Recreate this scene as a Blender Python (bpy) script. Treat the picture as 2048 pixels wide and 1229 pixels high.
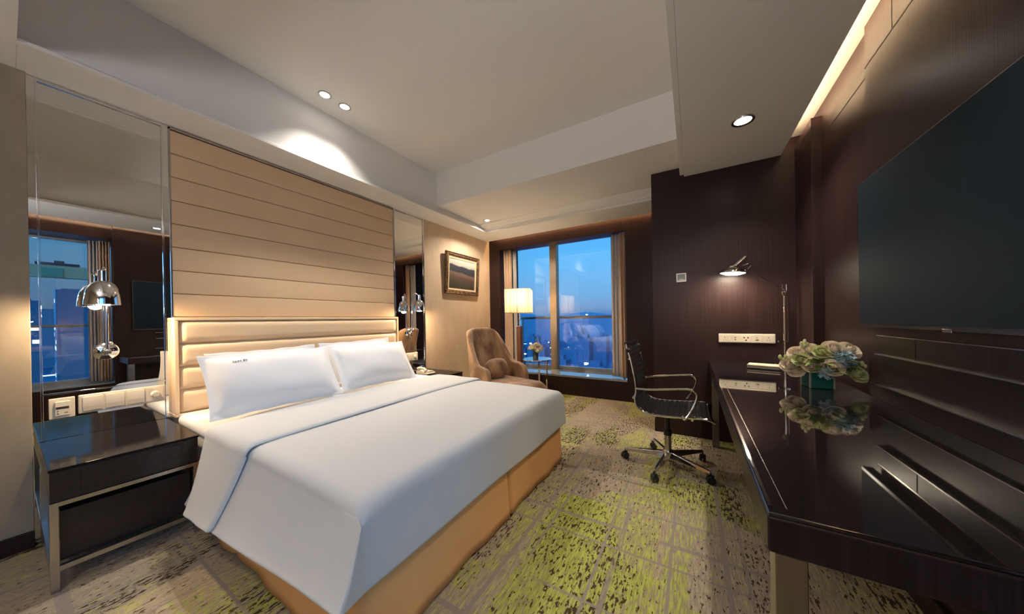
import bpy, bmesh, math, random
from math import sin, cos, pi, radians as R
from mathutils import Vector, Matrix
random.seed(7)
for o in list(bpy.data.objects): bpy.data.objects.remove(o)
SC = bpy.context.scene
COL = SC.collection

# ------------------------------------------------------------------ camera
# level wide-angle lens, slightly rolled; lens shift taken from the vanishing points
F = 605.42; yaw, pit, rol = R(-30.7195), R(-0.1441), R(-0.9564)
fw = Vector((sin(yaw)*cos(pit), cos(yaw)*cos(pit), sin(pit)))
rt = Vector((cos(yaw), -sin(yaw), 0)); up = rt.cross(fw)
r2 = cos(rol)*rt + sin(rol)*up; u2 = -sin(rol)*rt + cos(rol)*up
cam = bpy.data.objects.new('camera', bpy.data.cameras.new('camera')); COL.objects.link(cam)
m = Matrix((r2, u2, -fw)).transposed().to_4x4(); m.translation = (0, 0, 1.2)
cam.matrix_world = m
cam.data.sensor_fit = 'HORIZONTAL'; cam.data.sensor_width = 36
cam.data.lens = F/2048*36; cam.data.shift_y = (641.05-614.5)/2048; cam.data.clip_start = .02; cam.data.clip_end = 2000
SC.camera = cam
# ------------------------------------------------------------------ exposure
SC.view_settings.view_transform = 'Standard'; SC.view_settings.look = 'None'
SC.view_settings.exposure = 0.63; SC.view_settings.gamma = 1.0
try: SC.view_settings.use_curve_mapping = False
except Exception: pass
# ------------------------------------------------------------------ world: dusk sky
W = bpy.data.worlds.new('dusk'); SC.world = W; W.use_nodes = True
nt = W.node_tree; nt.nodes.clear()
wo = nt.nodes.new('ShaderNodeOutputWorld'); bg = nt.nodes.new('ShaderNodeBackground')
tc = nt.nodes.new('ShaderNodeTexCoord'); sx = nt.nodes.new('ShaderNodeSeparateXYZ'); cr = nt.nodes.new('ShaderNodeValToRGB')
mr = nt.nodes.new('ShaderNodeMapRange'); mr.inputs[1].default_value = -.30; mr.inputs[2].default_value = .50
nz = nt.nodes.new('ShaderNodeTexNoise'); nz.inputs['Scale'].default_value = 2.2; nz.inputs['Detail'].default_value = 4
mp = nt.nodes.new('ShaderNodeMapping'); mp.inputs['Scale'].default_value = (1, 1, 7)
ad = nt.nodes.new('ShaderNodeMath'); ad.operation = 'MULTIPLY_ADD'; ad.inputs[1].default_value = .035
L = nt.links.new
L(tc.outputs['Generated'], sx.inputs[0]); L(tc.outputs['Generated'], mp.inputs[0]); L(mp.outputs[0], nz.inputs['Vector'])
L(nz.outputs[0], ad.inputs[0]); L(sx.outputs['Z'], ad.inputs[2]); L(ad.outputs[0], mr.inputs[0]); L(mr.outputs[0], cr.inputs[0])
E = cr.color_ramp
stops = [(0, (.006, .035, .10)), (.28, (.010, .060, .18)), (.372, (.020, .10, .30)), (.405, (.06, .18, .38)), (.44, (.16, .27, .45)),
         (.50, (.15, .35, .60)), (.62, (.11, .40, .72)), (.80, (.05, .34, .78)), (1, (.02, .22, .66))]
E.elements[0].position = 0; E.elements[0].color = (*stops[0][1], 1); E.elements[1].position = 1; E.elements[1].color = (*stops[-1][1], 1)
for p, c in stops[1:-1]:
    e = E.elements.new(p); e.color = (*c, 1)
L(cr.outputs[0], bg.inputs[0])
# unseen sky behind the camera brightened to add blue fill; dimmest to the sides
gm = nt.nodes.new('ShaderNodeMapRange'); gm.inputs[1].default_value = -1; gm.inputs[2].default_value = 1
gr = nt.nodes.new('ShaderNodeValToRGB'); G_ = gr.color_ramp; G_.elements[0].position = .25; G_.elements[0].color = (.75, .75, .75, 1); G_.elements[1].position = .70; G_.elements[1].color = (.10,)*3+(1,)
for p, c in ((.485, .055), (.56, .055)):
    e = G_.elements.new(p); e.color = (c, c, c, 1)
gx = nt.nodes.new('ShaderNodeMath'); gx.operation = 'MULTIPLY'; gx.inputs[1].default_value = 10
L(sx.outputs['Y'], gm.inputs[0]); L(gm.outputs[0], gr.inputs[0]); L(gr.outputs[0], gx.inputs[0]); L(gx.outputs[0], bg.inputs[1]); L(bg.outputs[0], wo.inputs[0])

def spot(name, loc, tgt, power, size=90, blend=.6, col=(1, .82, .62), rad=.03):
    l = bpy.data.lights.new(name, 'SPOT'); l.energy = power; l.spot_size = R(size); l.spot_blend = blend; l.color = col; l.shadow_soft_size = rad
    o = bpy.data.objects.new(name, l); COL.objects.link(o); o.location = loc
    o.rotation_euler = (Vector(tgt)-Vector(loc)).to_track_quat('-Z', 'Y').to_euler(); return o
def area(name, loc, tgt, power, sx, sy, col=(1, .82, .62)):
    l = bpy.data.lights.new(name, 'AREA'); l.shape = 'RECTANGLE'; l.size = sx; l.size_y = sy; l.energy = power; l.color = col
    o = bpy.data.objects.new(name, l); COL.objects.link(o); o.location = loc
    o.rotation_euler = (Vector(tgt)-Vector(loc)).to_track_quat('-Z', 'Y').to_euler(); return o
def point(name, loc, power, rad=.03, col=(1, .72, .45)):
    l = bpy.data.lights.new(name, 'POINT'); l.energy = power; l.color = col; l.shadow_soft_size = rad
    o = bpy.data.objects.new(name, l); COL.objects.link(o); o.location = loc; return o
WARM = (1, .89, .76); COOL = (1, .93, .84)
# (x, y, z, power, cone) recessed downlights; the last ones are unseen, added for fill and floor pools
DL = [(-2.63, 1.405, 3.12, 58, 104), (-2.63, 1.575, 3.12, 58, 104), (-2.63, 3.74, 2.70, 70, 150), (.333, 2.725, 2.60, 50, 120),
      (.333, 1.15, 2.60, 16, 80), (-1.5, -.55, 2.60, 16, 100), (-.6, -1.7, 2.60, 20, 140)]
area('fill_uplight', (-.3, -1.4, 1.85), (-.3, -.2, 3.2), 27, .5, .5, (.97, .97, 1.0))  # added fill light, out of view, to brighten the ceiling
for i, (x, y, z, p, c) in enumerate(DL):
    spot('downlight_beam', (x, y, z-.015), (x+(.35 if i < 2 else 0), y, 0), p, c, 1.0 if i < 2 else .7, COOL if i < 2 else WARM, .035)
# concealed LED strips: above the television wall cove and in the curtain slot
area('cove_led', (.60, 1.0, 2.665), (.86, 1.0, 2.74), 20, 4.6, .02, (1, .70, .42))
area('curtain_slot_led', (-1.6, 4.50, 2.70), (-1.6, 4.54, 2.0), 10, 2.8, .02, (1, .58, .25))

# ------------------------------------------------------------------ helpers
OFF = {}
class MB:
    def __init__(s): s.b = bmesh.new(); s.T = Matrix.Identity(4)
    def v(s, p): return s.b.verts.new(s.T @ Vector(p))
    def f(s, vs):
        try: return s.b.faces.new(vs)
        except ValueError: return None
    def box(s, x0, x1, y0, y1, z0, z1):
        V = [s.v((x, y, z)) for z in (z0, z1) for x, y in ((x0, y0), (x1, y0), (x1, y1), (x0, y1))]
        for q in ((3, 2, 1, 0), (4, 5, 6, 7), (0, 1, 5, 4), (1, 2, 6, 5), (2, 3, 7, 6), (3, 0, 4, 7)): s.f([V[i] for i in q])
        return s
    def prism(s, prof, ax, a, b):
        def P(u, w, t): return {'x': (t, u, w), 'y': (u, t, w), 'z': (u, w, t)}[ax]
        A = [s.v(P(u, w, a)) for u, w in prof]; B = [s.v(P(u, w, b)) for u, w in prof]; n = len(prof)
        s.f(A); s.f(B[::-1])
        for i in range(n): s.f([A[i], B[i], B[(i+1) % n], A[(i+1) % n]])
        return s
    def tube(s, pts, r, n=10, caps=True, flat=1.0):
        pts = [Vector(p) for p in pts]; rings = []; N = len(pts)
        rs = r if isinstance(r, (list, tuple)) else [r]*N
        t0 = (pts[1]-pts[0]).normalized(); ref = Vector((0, 0, 1)) if abs(t0.z) < .9 else Vector((1, 0, 0))
        nrm = (ref - t0*ref.dot(t0)).normalized()
        for i, p in enumerate(pts):
            t = (pts[min(i+1, N-1)]-pts[max(i-1, 0)]).normalized()
            nrm = (nrm - t*nrm.dot(t)).normalized(); bi = t.cross(nrm)
            rings.append([s.v(p + rs[i]*(cos(2*pi*k/n)*nrm*flat + sin(2*pi*k/n)*bi)) for k in range(n)])
        for a, b in zip(rings, rings[1:]):
            for k in range(n): s.f([a[k], a[(k+1) % n], b[(k+1) % n], b[k]])
        if caps: s.f(rings[0][::-1]); s.f(rings[-1])
        return s
    def lathe(s, prof, c=(0, 0, 0), n=32, caps=False, M=None):
        M = M or Matrix.Identity(4); c = Vector(c); rings = []
        for r, z in prof:
            if r < 1e-6: rings.append([s.v(c + (M @ Vector((0, 0, z))))])
            else: rings.append([s.v(c + (M @ Vector((r*cos(2*pi*k/n), r*sin(2*pi*k/n), z)))) for k in range(n)])
        for a, b in zip(rings, rings[1:]):
            for k in range(n):
                q = [a[k % len(a)], a[(k+1) % len(a)], b[(k+1) % len(b)], b[k % len(b)]]
                u = []
                for w in q:
                    if w not in u: u.append(w)
                if len(u) > 2: s.f(u)
        if caps:
            if len(rings[0]) > 1: s.f(rings[0][::-1])
            if len(rings[-1]) > 1: s.f(rings[-1])
        return s
    def grid(s, fn, nu, nv, cu=False):
        G = [[s.v(fn(i/nu, j/nv)) for j in range(nv+1)] for i in range(nu if cu else nu+1)]
        for i in range(nu):
            for j in range(nv):
                a = G[i]; b = G[(i+1) % len(G)]
                s.f([a[j], b[j], b[j+1], a[j+1]])
        return s
    def ball(s, c, r, n=12, sc=(1, 1, 1)):
        prof = [(sin(pi*i/n), -cos(pi*i/n)) for i in range(n+1)]
        return s.lathe([(max(0, a)*r if 0 < i < n else 0, b*r) for i, (a, b) in enumerate(prof)], c, n*2, M=Matrix.Diagonal((*sc, 1)))
    def build(s, name, mat, parent=None, bevel=0, seg=2, solid=0, sub=0, smooth=35, merge=0, off=-1):
        if merge: bmesh.ops.remove_doubles(s.b, verts=s.b.verts, dist=merge)
        bmesh.ops.recalc_face_normals(s.b, faces=s.b.faces)
        me = bpy.data.meshes.new(name); o = Vector((0, 0, 0))
        if parent is not None: o = OFF.get(parent.name, o)
        if o.length: bmesh.ops.translate(s.b, verts=s.b.verts, vec=-o)
        s.b.to_mesh(me); s.b.free(); me.materials.append(mat)
        for p in me.polygons: p.use_smooth = True
        me.set_sharp_from_angle(angle=R(smooth))
        ob = bpy.data.objects.new(name, me); COL.objects.link(ob)
        if parent is not None: ob.parent = parent
        OFF[ob.name] = o
        if solid:
            md = ob.modifiers.new('solid', 'SOLIDIFY'); md.thickness = solid; md.offset = off
        if sub:
            md = ob.modifiers.new('sub', 'SUBSURF'); md.levels = sub; md.render_levels = sub
        if bevel:
            md = ob.modifiers.new('bevel', 'BEVEL'); md.width = bevel; md.segments = seg; md.limit_method = 'ANGLE'; md.angle_limit = R(40); md.harden_normals = True
        return ob
def BX(name, mat, x0, x1, y0, y1, z0, z1, parent=None, bevel=0, seg=2): return MB().box(x0, x1, y0, y1, z0, z1).build(name, mat, parent, bevel, seg)
def tag(o, label=None, cat=None, group=None, kind=None):
    if label: o['label'] = label
    if cat: o['category'] = cat
    if group: o['group'] = group
    if kind: o['kind'] = kind
    return o
def struct(o): o['kind'] = 'structure'; return o
def thing(name, label, cat, loc, group=None, rz=0, local=False):
    o = bpy.data.objects.new(name, None); COL.objects.link(o); o.empty_display_size = .1
    o.location = loc; o.rotation_euler = (0, 0, rz)
    OFF[o.name] = Vector((0, 0, 0)) if local else Vector(loc)
    return tag(o, label, cat, group)
def copy_tree(o, parent=None):
    c = o.copy(); COL.objects.link(c); c.parent = parent
    for k in ('label', 'category', 'group'):
        if parent is None and k in o: c[k] = o[k]
    for ch in list(o.children):
        if ch is not c: copy_tree(ch, c)
    return c

# ------------------------------------------------------------------ materials
def mat(name, col, rough=.5, metal=0, spec=.5, coat=0, sheen=0, bump=None, var=None, emit=None, trans=0, ior=1.45):
    m = bpy.data.materials.new(name); m.use_nodes = True; n = m.node_tree.nodes; l = m.node_tree.links.new
    b = n['Principled BSDF']; b.inputs['Base Color'].default_value = (*col, 1); b.inputs['Roughness'].default_value = rough
    b.inputs['Metallic'].default_value = metal; b.inputs['Specular IOR Level'].default_value = spec; b.inputs['IOR'].default_value = ior
    b.inputs['Coat Weight'].default_value = coat; b.inputs['Coat Roughness'].default_value = .04
    b.inputs['Sheen Weight'].default_value = sheen; b.inputs['Transmission Weight'].default_value = trans
    if emit: b.inputs['Emission Color'].default_value = (*emit[0], 1); b.inputs['Emission Strength'].default_value = emit[1]
    if bump or var:
        tc = n.new('ShaderNodeTexCoord')
    def noise(scale, det=4):
        mp = n.new('ShaderNodeMapping'); mp.inputs['Scale'].default_value = scale if isinstance(scale, tuple) else (scale,)*3
        nz = n.new('ShaderNodeTexNoise'); nz.inputs['Scale'].default_value = 1; nz.inputs['Detail'].default_value = det
        l(tc.outputs['Object'], mp.inputs[0]); l(mp.outputs[0], nz.inputs['Vector']); return nz.outputs[0]
    if var:   # (scale, colour2, low, high)
        cr = n.new('ShaderNodeValToRGB'); cr.color_ramp.elements[0].position = var[2]; cr.color_ramp.elements[1].position = var[3]
        cr.color_ramp.elements[0].color = (*col, 1); cr.color_ramp.elements[1].color = (*var[1], 1)
        l(noise(var[0]), cr.inputs[0]); l(cr.outputs[0], b.inputs['Base Color'])
    if bump:  # (scale, strength, distance)
        bp = n.new('ShaderNodeBump'); bp.inputs['Strength'].default_value = bump[1]; bp.inputs['Distance'].default_value = bump[2]
        l(noise(bump[0]), bp.inputs['Height']); l(bp.outputs[0], b.inputs['Normal'])
    return m
CEIL = mat('ceiling_paint', (.75, .73, .70), .7, spec=.2, bump=(30, .05, .002))
WOODX = mat('dark_wenge', (.021, .010, .0098), .36, spec=.28, bump=((170, 170, 3), .30, .0012), var=((120, 120, 2.0), (.037, .018, .0165), .35, .7))
WOODL = mat('desk_wenge', (.015, .009, .0095), .34, spec=.3, bump=((170, 170, 3), .3, .001), var=((150, 150, 2.5), (.030, .018, .019), .4, .7))
GLOSS = mat('black_glass_top', (.010, .0085, .010), .03, spec=.8, coat=.6, var=(1.5, (.013, .010, .011), .4, .6))
NSDK = mat('nightstand_espresso', (.018, .012, .012), .22, spec=.5, var=((4, 60, 60), (.028, .018, .018), .3, .7))
WALLP = mat('beige_wallpaper', (.54, .40, .27), .62, spec=.25, var=((7, 7, 3), (.60, .455, .315), .35, .65), bump=((90, 90, 160), .15, .0006))
PADU = mat('tan_leather_wall', (.66, .455, .275), .44, spec=.35, bump=(260, .08, .0005), var=((3, 3, 3), (.69, .485, .30), .3, .7))
PADH = mat('beige_leather_headboard', (.80, .58, .36), .42, spec=.4, bump=(220, .10, .0006), var=((3, 3, 3), (.83, .61, .385), .3, .7))
CHROME = mat('polished_chrome', (.78, .78, .79), .07, metal=1, var=(5, (.72, .72, .73), .4, .6))
NGLOSS = mat('nightstand_glass_top', (.010, .009, .010), .08, spec=.12, var=(1.5, (.013, .011, .012), .4, .6))
TAUPE = mat('taupe_wall_fabric', (.30, .245, .185), .7, spec=.2, var=((9, 9, 5), (.35, .285, .215), .35, .65), bump=((120, 120, 160), .15, .0006))
BRUSH = mat('brushed_nickel', (.56, .52, .48), .26, metal=1, var=((60, 60, 6), (.46, .43, .40), .3, .7), bump=((200, 200, 8), .05, .0003))
MIRROR = mat('mirror_glass', (.78, .78, .76), .0, metal=1, var=(1, (.775, .777, .757), .4, .6))
SHEET = mat('white_cotton', (.87, .85, .83), .75, spec=.15, sheen=.15, bump=((9, 9, 9), .10, .006))
DUV = mat('white_duvet', (.60, .61, .62), .72, spec=.18, sheen=.2, bump=((5, 5, 5), .12, .010))
SKIRT = mat('tan_bed_skirt', (.88, .46, .18), .7, spec=.2, var=((6, 6, 2), (.90, .49, .20), .3, .7), bump=((200, 200, 200), .1, .0006))
VELV = mat('brown_velvet', (.19, .095, .04), .6, spec=.3, sheen=.35, var=((7, 7, 4), (.46, .27, .14), .38, .64), bump=((60, 60, 40), .18, .002))
BLK = mat('black_leather', (.010, .010, .011), .17, spec=.6, var=(40, (.018, .018, .019), .3, .7), bump=(150, .1, .0006))
BLKP = mat('black_plastic', (.014, .014, .015), .4, var=(30, (.02, .02, .021), .3, .7))
PLAST = mat('cream_plastic', (.66, .58, .46), .35, var=(12, (.69, .61, .49), .3, .7))
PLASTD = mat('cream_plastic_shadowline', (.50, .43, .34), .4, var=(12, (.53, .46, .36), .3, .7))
DARK = mat('dark_hole', (.02, .015, .012), .6, var=(30, (.03, .02, .018), .3, .7))
FRAMEM = mat('window_frame_metal', (.50, .40, .28), .38, metal=.7, var=((3, 3, 20), (.45, .37, .27), .3, .7))
STONE = mat('pale_sill_stone', (.30, .33, .37), .07, spec=.9, coat=.8, var=(4, (.27, .30, .34), .4, .6))
CURT = mat('brown_curtain', (.48, .32, .21), .72, sheen=.4, spec=.2, var=((30, 30, 1.5), (.55, .38, .26), .3, .7), bump=((150, 150, 150), .1, .0006))
SHEER = mat('sheer_curtain', (.60, .56, .54), .75, spec=.1, var=((40, 40, 2), (.66, .62, .59), .3, .7), trans=.2)
WALNUT = mat('walnut_post', (.17, .060, .028), .32, var=((30, 30, 3), (.22, .085, .04), .3, .7))
TVS = mat('television_screen', (.012, .022, .033), .6, spec=.08, var=(2, (.0135, .024, .035), .3, .7))
TVB = mat('television_bezel', (.06, .06, .062), .3, metal=.6, var=(20, (.08, .08, .082), .3, .7))
GLASSB = mat('tinted_glass', (.75, .88, .92), .02, trans=1, var=(3, (.74, .87, .91), .4, .6))
VASEG = mat('teal_glass_vase', (.012, .11, .10), .05, spec=.8, coat=.5, var=(8, (.015, .13, .12), .4, .6))
VASED = mat('dark_green_glass_vase', (.02, .05, .045), .06, spec=.8, coat=.4, var=(8, (.03, .07, .06), .4, .6))
CREAM = mat('cream_rose', (.86, .74, .56), .6, sheen=.2, var=(14, (.90, .80, .66), .3, .7))
WHITEF = mat('white_petal', (.88, .85, .74), .6, var=(20, (.82, .74, .50), .5, .75))
BLUEF = mat('blue_hydrangea', (.26, .44, .54), .65, var=(40, (.42, .60, .68), .35, .65))
LEAF = mat('leaf_green', (.12, .21, .03), .5, var=(18, (.28, .36, .07), .3, .7))
LIME = mat('pale_lime_bloom', (.62, .66, .30), .6, var=(26, (.76, .78, .46), .3, .7))
def emis(name, col, s): return mat(name, col, .5, emit=(col, s), var=(4, tuple(c*.98 for c in col), .4, .6))
LENS = emis('downlight_lens', (1, .93, .82), 14)
BULB = emis('warm_bulb', (1, .80, .52), 60)
BULBD = emis('desk_bulb', (1, .86, .66), 70)

def carpet():
    m = bpy.data.materials.new('patterned_carpet'); m.use_nodes = True; nt = m.node_tree; n = nt.nodes; l = nt.links.new
    b = n['Principled BSDF']; b.inputs['Roughness'].default_value = .95; b.inputs['Specular IOR Level'].default_value = .08
    tc = n.new('ShaderNodeTexCoord')
    def mp(scale, loc=(0, 0, 0)):
        q = n.new('ShaderNodeMapping'); q.inputs['Scale'].default_value = scale; q.inputs['Location'].default_value = loc; l(tc.outputs['Object'], q.inputs[0]); return q.outputs[0]
    def noise(scale, det=3, loc=(0, 0, 0), rough=.6):
        z = n.new('ShaderNodeTexNoise'); z.inputs['Scale'].default_value = 1; z.inputs['Detail'].default_value = det; z.inputs['Roughness'].default_value = rough
        l(mp(scale, loc), z.inputs['Vector']); return z.outputs[0]
    def math(op, a, c=None, d=None, clamp=False):
        q = n.new('ShaderNodeMath'); q.operation = op; q.use_clamp = clamp
        for i, x in enumerate((a, c, d)):
            if x is None: continue
            if isinstance(x, (int, float)): q.inputs[i].default_value = x
            else: l(x, q.inputs[i])
        return q.outputs[0]
    def ss(x, lo, hi):
        q = n.new('ShaderNodeMapRange'); q.interpolation_type = 'SMOOTHSTEP'; q.inputs[1].default_value = lo; q.inputs[2].default_value = hi; l(x, q.inputs[0]); return q.outputs[0]
    def mix(f, a, c):
        q = n.new('ShaderNodeMix'); q.data_type = 'RGBA'; q.clamp_factor = True
        l(f, q.inputs[0])
        for i, x in ((6, a), (7, c)):
            if isinstance(x, tuple): q.inputs[i].default_value = (*x, 1)
            else: l(x, q.inputs[i])
        return q.outputs[2]
    # fibres stretched along y (towards the window), coarse fields of tiles
    st = noise((130, 13, 1), 3); st2 = noise((85, 60, 1), 3, (3, 7, 0)); blk = noise((80, 20, 1), 2, (9, 1, 0))
    def tiles(sx, sy, loc):
        q = n.new('ShaderNodeTexVoronoi'); q.distance = 'CHEBYCHEV'; q.inputs['Scale'].default_value = 1; q.inputs['Randomness'].default_value = .75
        l(mp((sx, sy, 1), loc), q.inputs['Vector']); s = n.new('ShaderNodeSeparateColor'); l(q.outputs['Color'], s.inputs[0]); return s
    t1 = tiles(2.1, 1.15, (0.3, .2, 0)); t2 = tiles(4.6, 1.7, (5.3, 2.2, 0)); big = noise((.8, .6, 1), 2, (2.7, 4.4, 0))
    base = mix(ss(st, .38, .62), (.28, .22, .155), (.50, .40, .30))
    base = mix(ss(noise((240, 90, 1), 2), .35, .65), base, (.40, .32, .235))
    # green
    g = math('ADD', math('MULTIPLY', t1.outputs[0], .26), math('MULTIPLY', t2.outputs[1], .26)); g = math('ADD', g, math('MULTIPLY', big, .40))
    g = math('ADD', g, math('MULTIPLY', math('SUBTRACT', st, .5), .95)); g = math('ADD', g, math('MULTIPLY', math('SUBTRACT', st2, .5), 1.1))
    gm = ss(g, .44, .55)
    c = mix(math('MULTIPLY', gm, .85), base, mix(ss(st, .35, .65), (.27, .30, .035), (.50, .54, .10)))
    # brown dashes
    d = math('ADD', math('MULTIPLY', t1.outputs[2], .30), math('MULTIPLY', t2.outputs[0], .26))
    d = math('ADD', d, math('MULTIPLY', math('SUBTRACT', blk, .5), 1.7)); d = math('ADD', d, math('MULTIPLY', math('SUBTRACT', st2, .5), .9))
    dm = ss(d, .43, .50)
    c = mix(math('MULTIPLY', dm, .93), c, (.050, .028, .020))
    # grey-lilac bands
    def bands(axis, period, w, ph, msk):
        s = n.new('ShaderNodeSeparateXYZ'); l(tc.outputs['Object'], s.inputs[0])
        v = math('ADD', s.outputs[axis], ph); v = math('DIVIDE', v, period); v = math('FRACT', v); v = math('ABSOLUTE', math('SUBTRACT', v, .5))
        q = math('LESS_THAN', v, w/period/2)
        return math('MULTIPLY', q, msk)
    mk = ss(noise((1.3, .9, 1), 1, (8, 3, 0)), .40, .46); mk2 = ss(noise((1.1, 1.4, 1), 1, (1, 13, 0)), .42, .48)
    bsum = bands(0, .47, .022, .11, mk)
    for a in (bands(0, .31, .014, .26, mk2), bands(1, .83, .026, .30, mk), bands(1, .37, .014, .05, mk2)): bsum = math('MAXIMUM', bsum, a)
    bsum = math('MULTIPLY', bsum, ss(st2, .30, .42))
    c = mix(math('MULTIPLY', bsum, .85), c, (.30, .25, .225))
    l(c, b.inputs['Base Color'])
    bp = n.new('ShaderNodeBump'); bp.inputs['Strength'].default_value = .35; bp.inputs['Distance'].default_value = .004
    l(noise((220, 220, 1), 2), bp.inputs['Height']); l(bp.outputs[0], b.inputs['Normal'])
    return m
CARPET = carpet()

def glass_pane():
    m = bpy.data.materials.new('window_pane'); m.use_nodes = True; nt = m.node_tree; n = nt.nodes; l = nt.links.new; n.clear()
    o = n.new('ShaderNodeOutputMaterial'); mx = n.new('ShaderNodeMixShader'); tr = n.new('ShaderNodeBsdfTransparent'); gl = n.new('ShaderNodeBsdfGlossy')
    fr = n.new('ShaderNodeFresnel'); fr.inputs[0].default_value = 1.75; gl.inputs['Roughness'].default_value = 0; gl.inputs['Color'].default_value = (1, 1, 1, 1)
    tr.inputs['Color'].default_value = (.93, .97, 1, 1)
    l(fr.outputs[0], mx.inputs[0]); l(tr.outputs[0], mx.inputs[1]); l(gl.outputs[0], mx.inputs[2]); l(mx.outputs[0], o.inputs[0]); return m
PANE = glass_pane()
DLEG = mat('dark_brushed_steel', (.30, .27, .27), .22, metal=1, var=((60, 60, 6), (.25, .23, .23), .3, .7))

# ------------------------------------------------------------------ SETTING
H0 = 2.60; HT = 3.12; HM = 2.70
XW = -3.15; YW = 4.53; YG = 5.10
struct(BX('floor', CARPET, -3.35, 1.5, -2.6, 4.60, -.10, 0))
struct(BX('wall_left', WALLP, -3.35, XW, -2.6, 4.60, 0, 3.30))
MB().box(XW-.01, -3.115, -2.6, .078, 0, 2.62).build('wall_left_column', TAUPE, None, .003)
struct(bpy.data.objects['wall_left_column']).name = 'trim_1'
struct(BX('baseboard_left', WOODX, -3.115, -3.095, -2.6, .078, 0, .09, None, .003))
struct(BX('baseboard_left_far', WOODX, XW, XW+.018, 3.02, YW, 0, .09, None, .003)).name = 'baseboard_left_rear'
struct(BX('wall_front', WALLP, -3.35, 1.5, -2.75, -2.6, 0, 3.3))
# window wall with its opening x -2.91..-.82, z .31..2.42 and deep reveal
mb = MB(); X0, X1, Z0, Z1 = -2.93, -.80, .31, 2.44
mb.box(-3.15, X0, YW, YG+.1, 0, 3.2); mb.box(X1, .5, YW, YG+.1, 0, 3.2); mb.box(X0, X1, YW, YG+.1, 0, Z0-.03); mb.box(X0, X1, YW, 4.74, Z1, 3.2); mb.box(X0, X1, 4.74, YG+.1, 2.56, 3.2)
struct(mb.build('wall_back', WOODX))
struct(BX('trim_sill', STONE, X0, X1, YW-.005, YG+.05, Z0-.03, Z0, None, .003)).name = 'trim_2'
def window(name, P, x0, x1, z0, z1, mull, groups):
    """frame in a local plane; P maps (u, depth, z) to world"""
    fr = MB()
    def bx(mbx, u0, u1, d0, d1, a, b):
        V = [P(u, d, z) for z in (a, b) for u, d in ((u0, d0), (u1, d0), (u1, d1), (u0, d1))]
        v = [mbx.v(p) for p in V]
        for q in ((3, 2, 1, 0), (4, 5, 6, 7), (0, 1, 5, 4), (1, 2, 6, 5), (2, 3, 7, 6), (3, 0, 4, 7)): mbx.f([v[i] for i in q])
    w = .05
    bx(fr, x0, x1, -.03, .03, z0, z0+w); bx(fr, x0, x1, -.03, .03, z1-.03, z1); bx(fr, x0, x0+w, -.03, .03, z0+w, z1-.03); bx(fr, x1-w, x1, -.03, .03, z0+w, z1-.03)
    f = fr.build(name, STONE, None, .003); struct(f)
    xs = [x0+w]
    for (a, b) in mull:
        q = MB(); bx(q, a, b, -.10, .03, z0, z1-.03); q.build('mullion', FRAMEM, f, .004)
        xs += [a, b]
    xs.append(x1-w)
    for i in range(0, len(xs), 2):
        q = MB(); bx(q, xs[i], xs[i+1], -.004, .004, z0+w, z1-.03); q.build('window_pane', PANE, f)
    return f
window('window_1', lambda u, d, z: (u, YG+d, z), X0-.1, X1+.1, Z0, 2.56, [(-2.175, -2.05)], None)

# thermostat wall (block beside the window), step and television wall
struct(BX('wall_desk', WOODX, -.35, 1.2, 3.50, YW, 0, 2.80))
struct(BX('trim_groove', DARK, .68, .78, 3.4985, 3.5, 2.492, 2.497)).name = 'trim_3'
mb = MB(); mb.box(.835, .96, .815, 3.50, 0, 2.80)
mb.box(.835, 1.40, -2.6, -1.8, 0, 2.8); mb.box(.835, 1.40, -1.8, .815, 0, .40); mb.box(.835, 1.40, -1.8, .815, 2.44, 2.8); mb.box(.96, 1.40, .815, .92, 0, 2.8)
struct(mb.build('wall_right', WOODX))
struct(BX('wall_right_return', WOODX, .778, .836, 3.085, 3.4995, 0, 2.66, None, .002)).name = 'trim_4'
# thin joints in the veneer
g = MB()
g.box(.8335, .8352, 2.34, 3.085, 2.490, 2.497); g.box(.7765, .7782, 3.085, 3.499, 2.490, 2.497)
struct(g.build('trim_5', DARK))
tvp = struct(MB().box(.80, .836, .815, 2.335, 0, 2.71).build('wall_right_panel', WOODX, None, .002)); tvp.name = 'trim_6'
g = MB(); g.box(.7988, .8003, .82, 2.334, 2.490, 2.497); g.box(.7988, .8003, 1.10, 1.103, 2.497, 2.70); g.box(.7988, .8003, 2.08, 2.083, 2.497, 2.70); struct(g.build('trim_7', DARK))
struct(BX('baseboard_right', WOODL, .778, .80, .80, 1.98, 0, .10, None, .003))

# ceilings
c = MB()
c.box(-3.15, -.05, .05, 2.92, HT, HT+.1)                       # raised tray
c.box(-3.15, -.35, 3.0, 3.95, HM, HM+.1); c.box(-.349, .10, 3.0, 3.52, HM+.001, HM+.1)
struct(c.build('ceiling', CEIL))
c = MB(); c.box(-3.15, -2.85, .05, 4.46, H0, HT+.05); struct(c.build('ceiling_soffit_left', CEIL, None, .003)).name = 'trim_8'
c = MB(); c.box(-2.85, -.05, 2.92, 3.0, HM, HT+.05); struct(c.build('x', CEIL)).name = 'trim_9'
c = MB(); c.prism([(3.98, H0), (4.46, H0), (4.46, 2.95), (3.84, 2.95), (3.84, HM-.005), (3.86, HM-.02), (3.95, HM-.055), (3.95, H0+.03), (3.98, H0+.03)], 'x', -2.86, -.352)
struct(c.build('x', CEIL)).name = 'trim_10'
c = MB(); c.prism([(-2.85, H0-.0), (-2.81, H0), (-2.81, H0+.018), (-2.83, H0+.03), (-2.85, H0+.03)], 'y', .05, 4.0); struct(c.build('x', CEIL)).name = 'trim_11'
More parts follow.
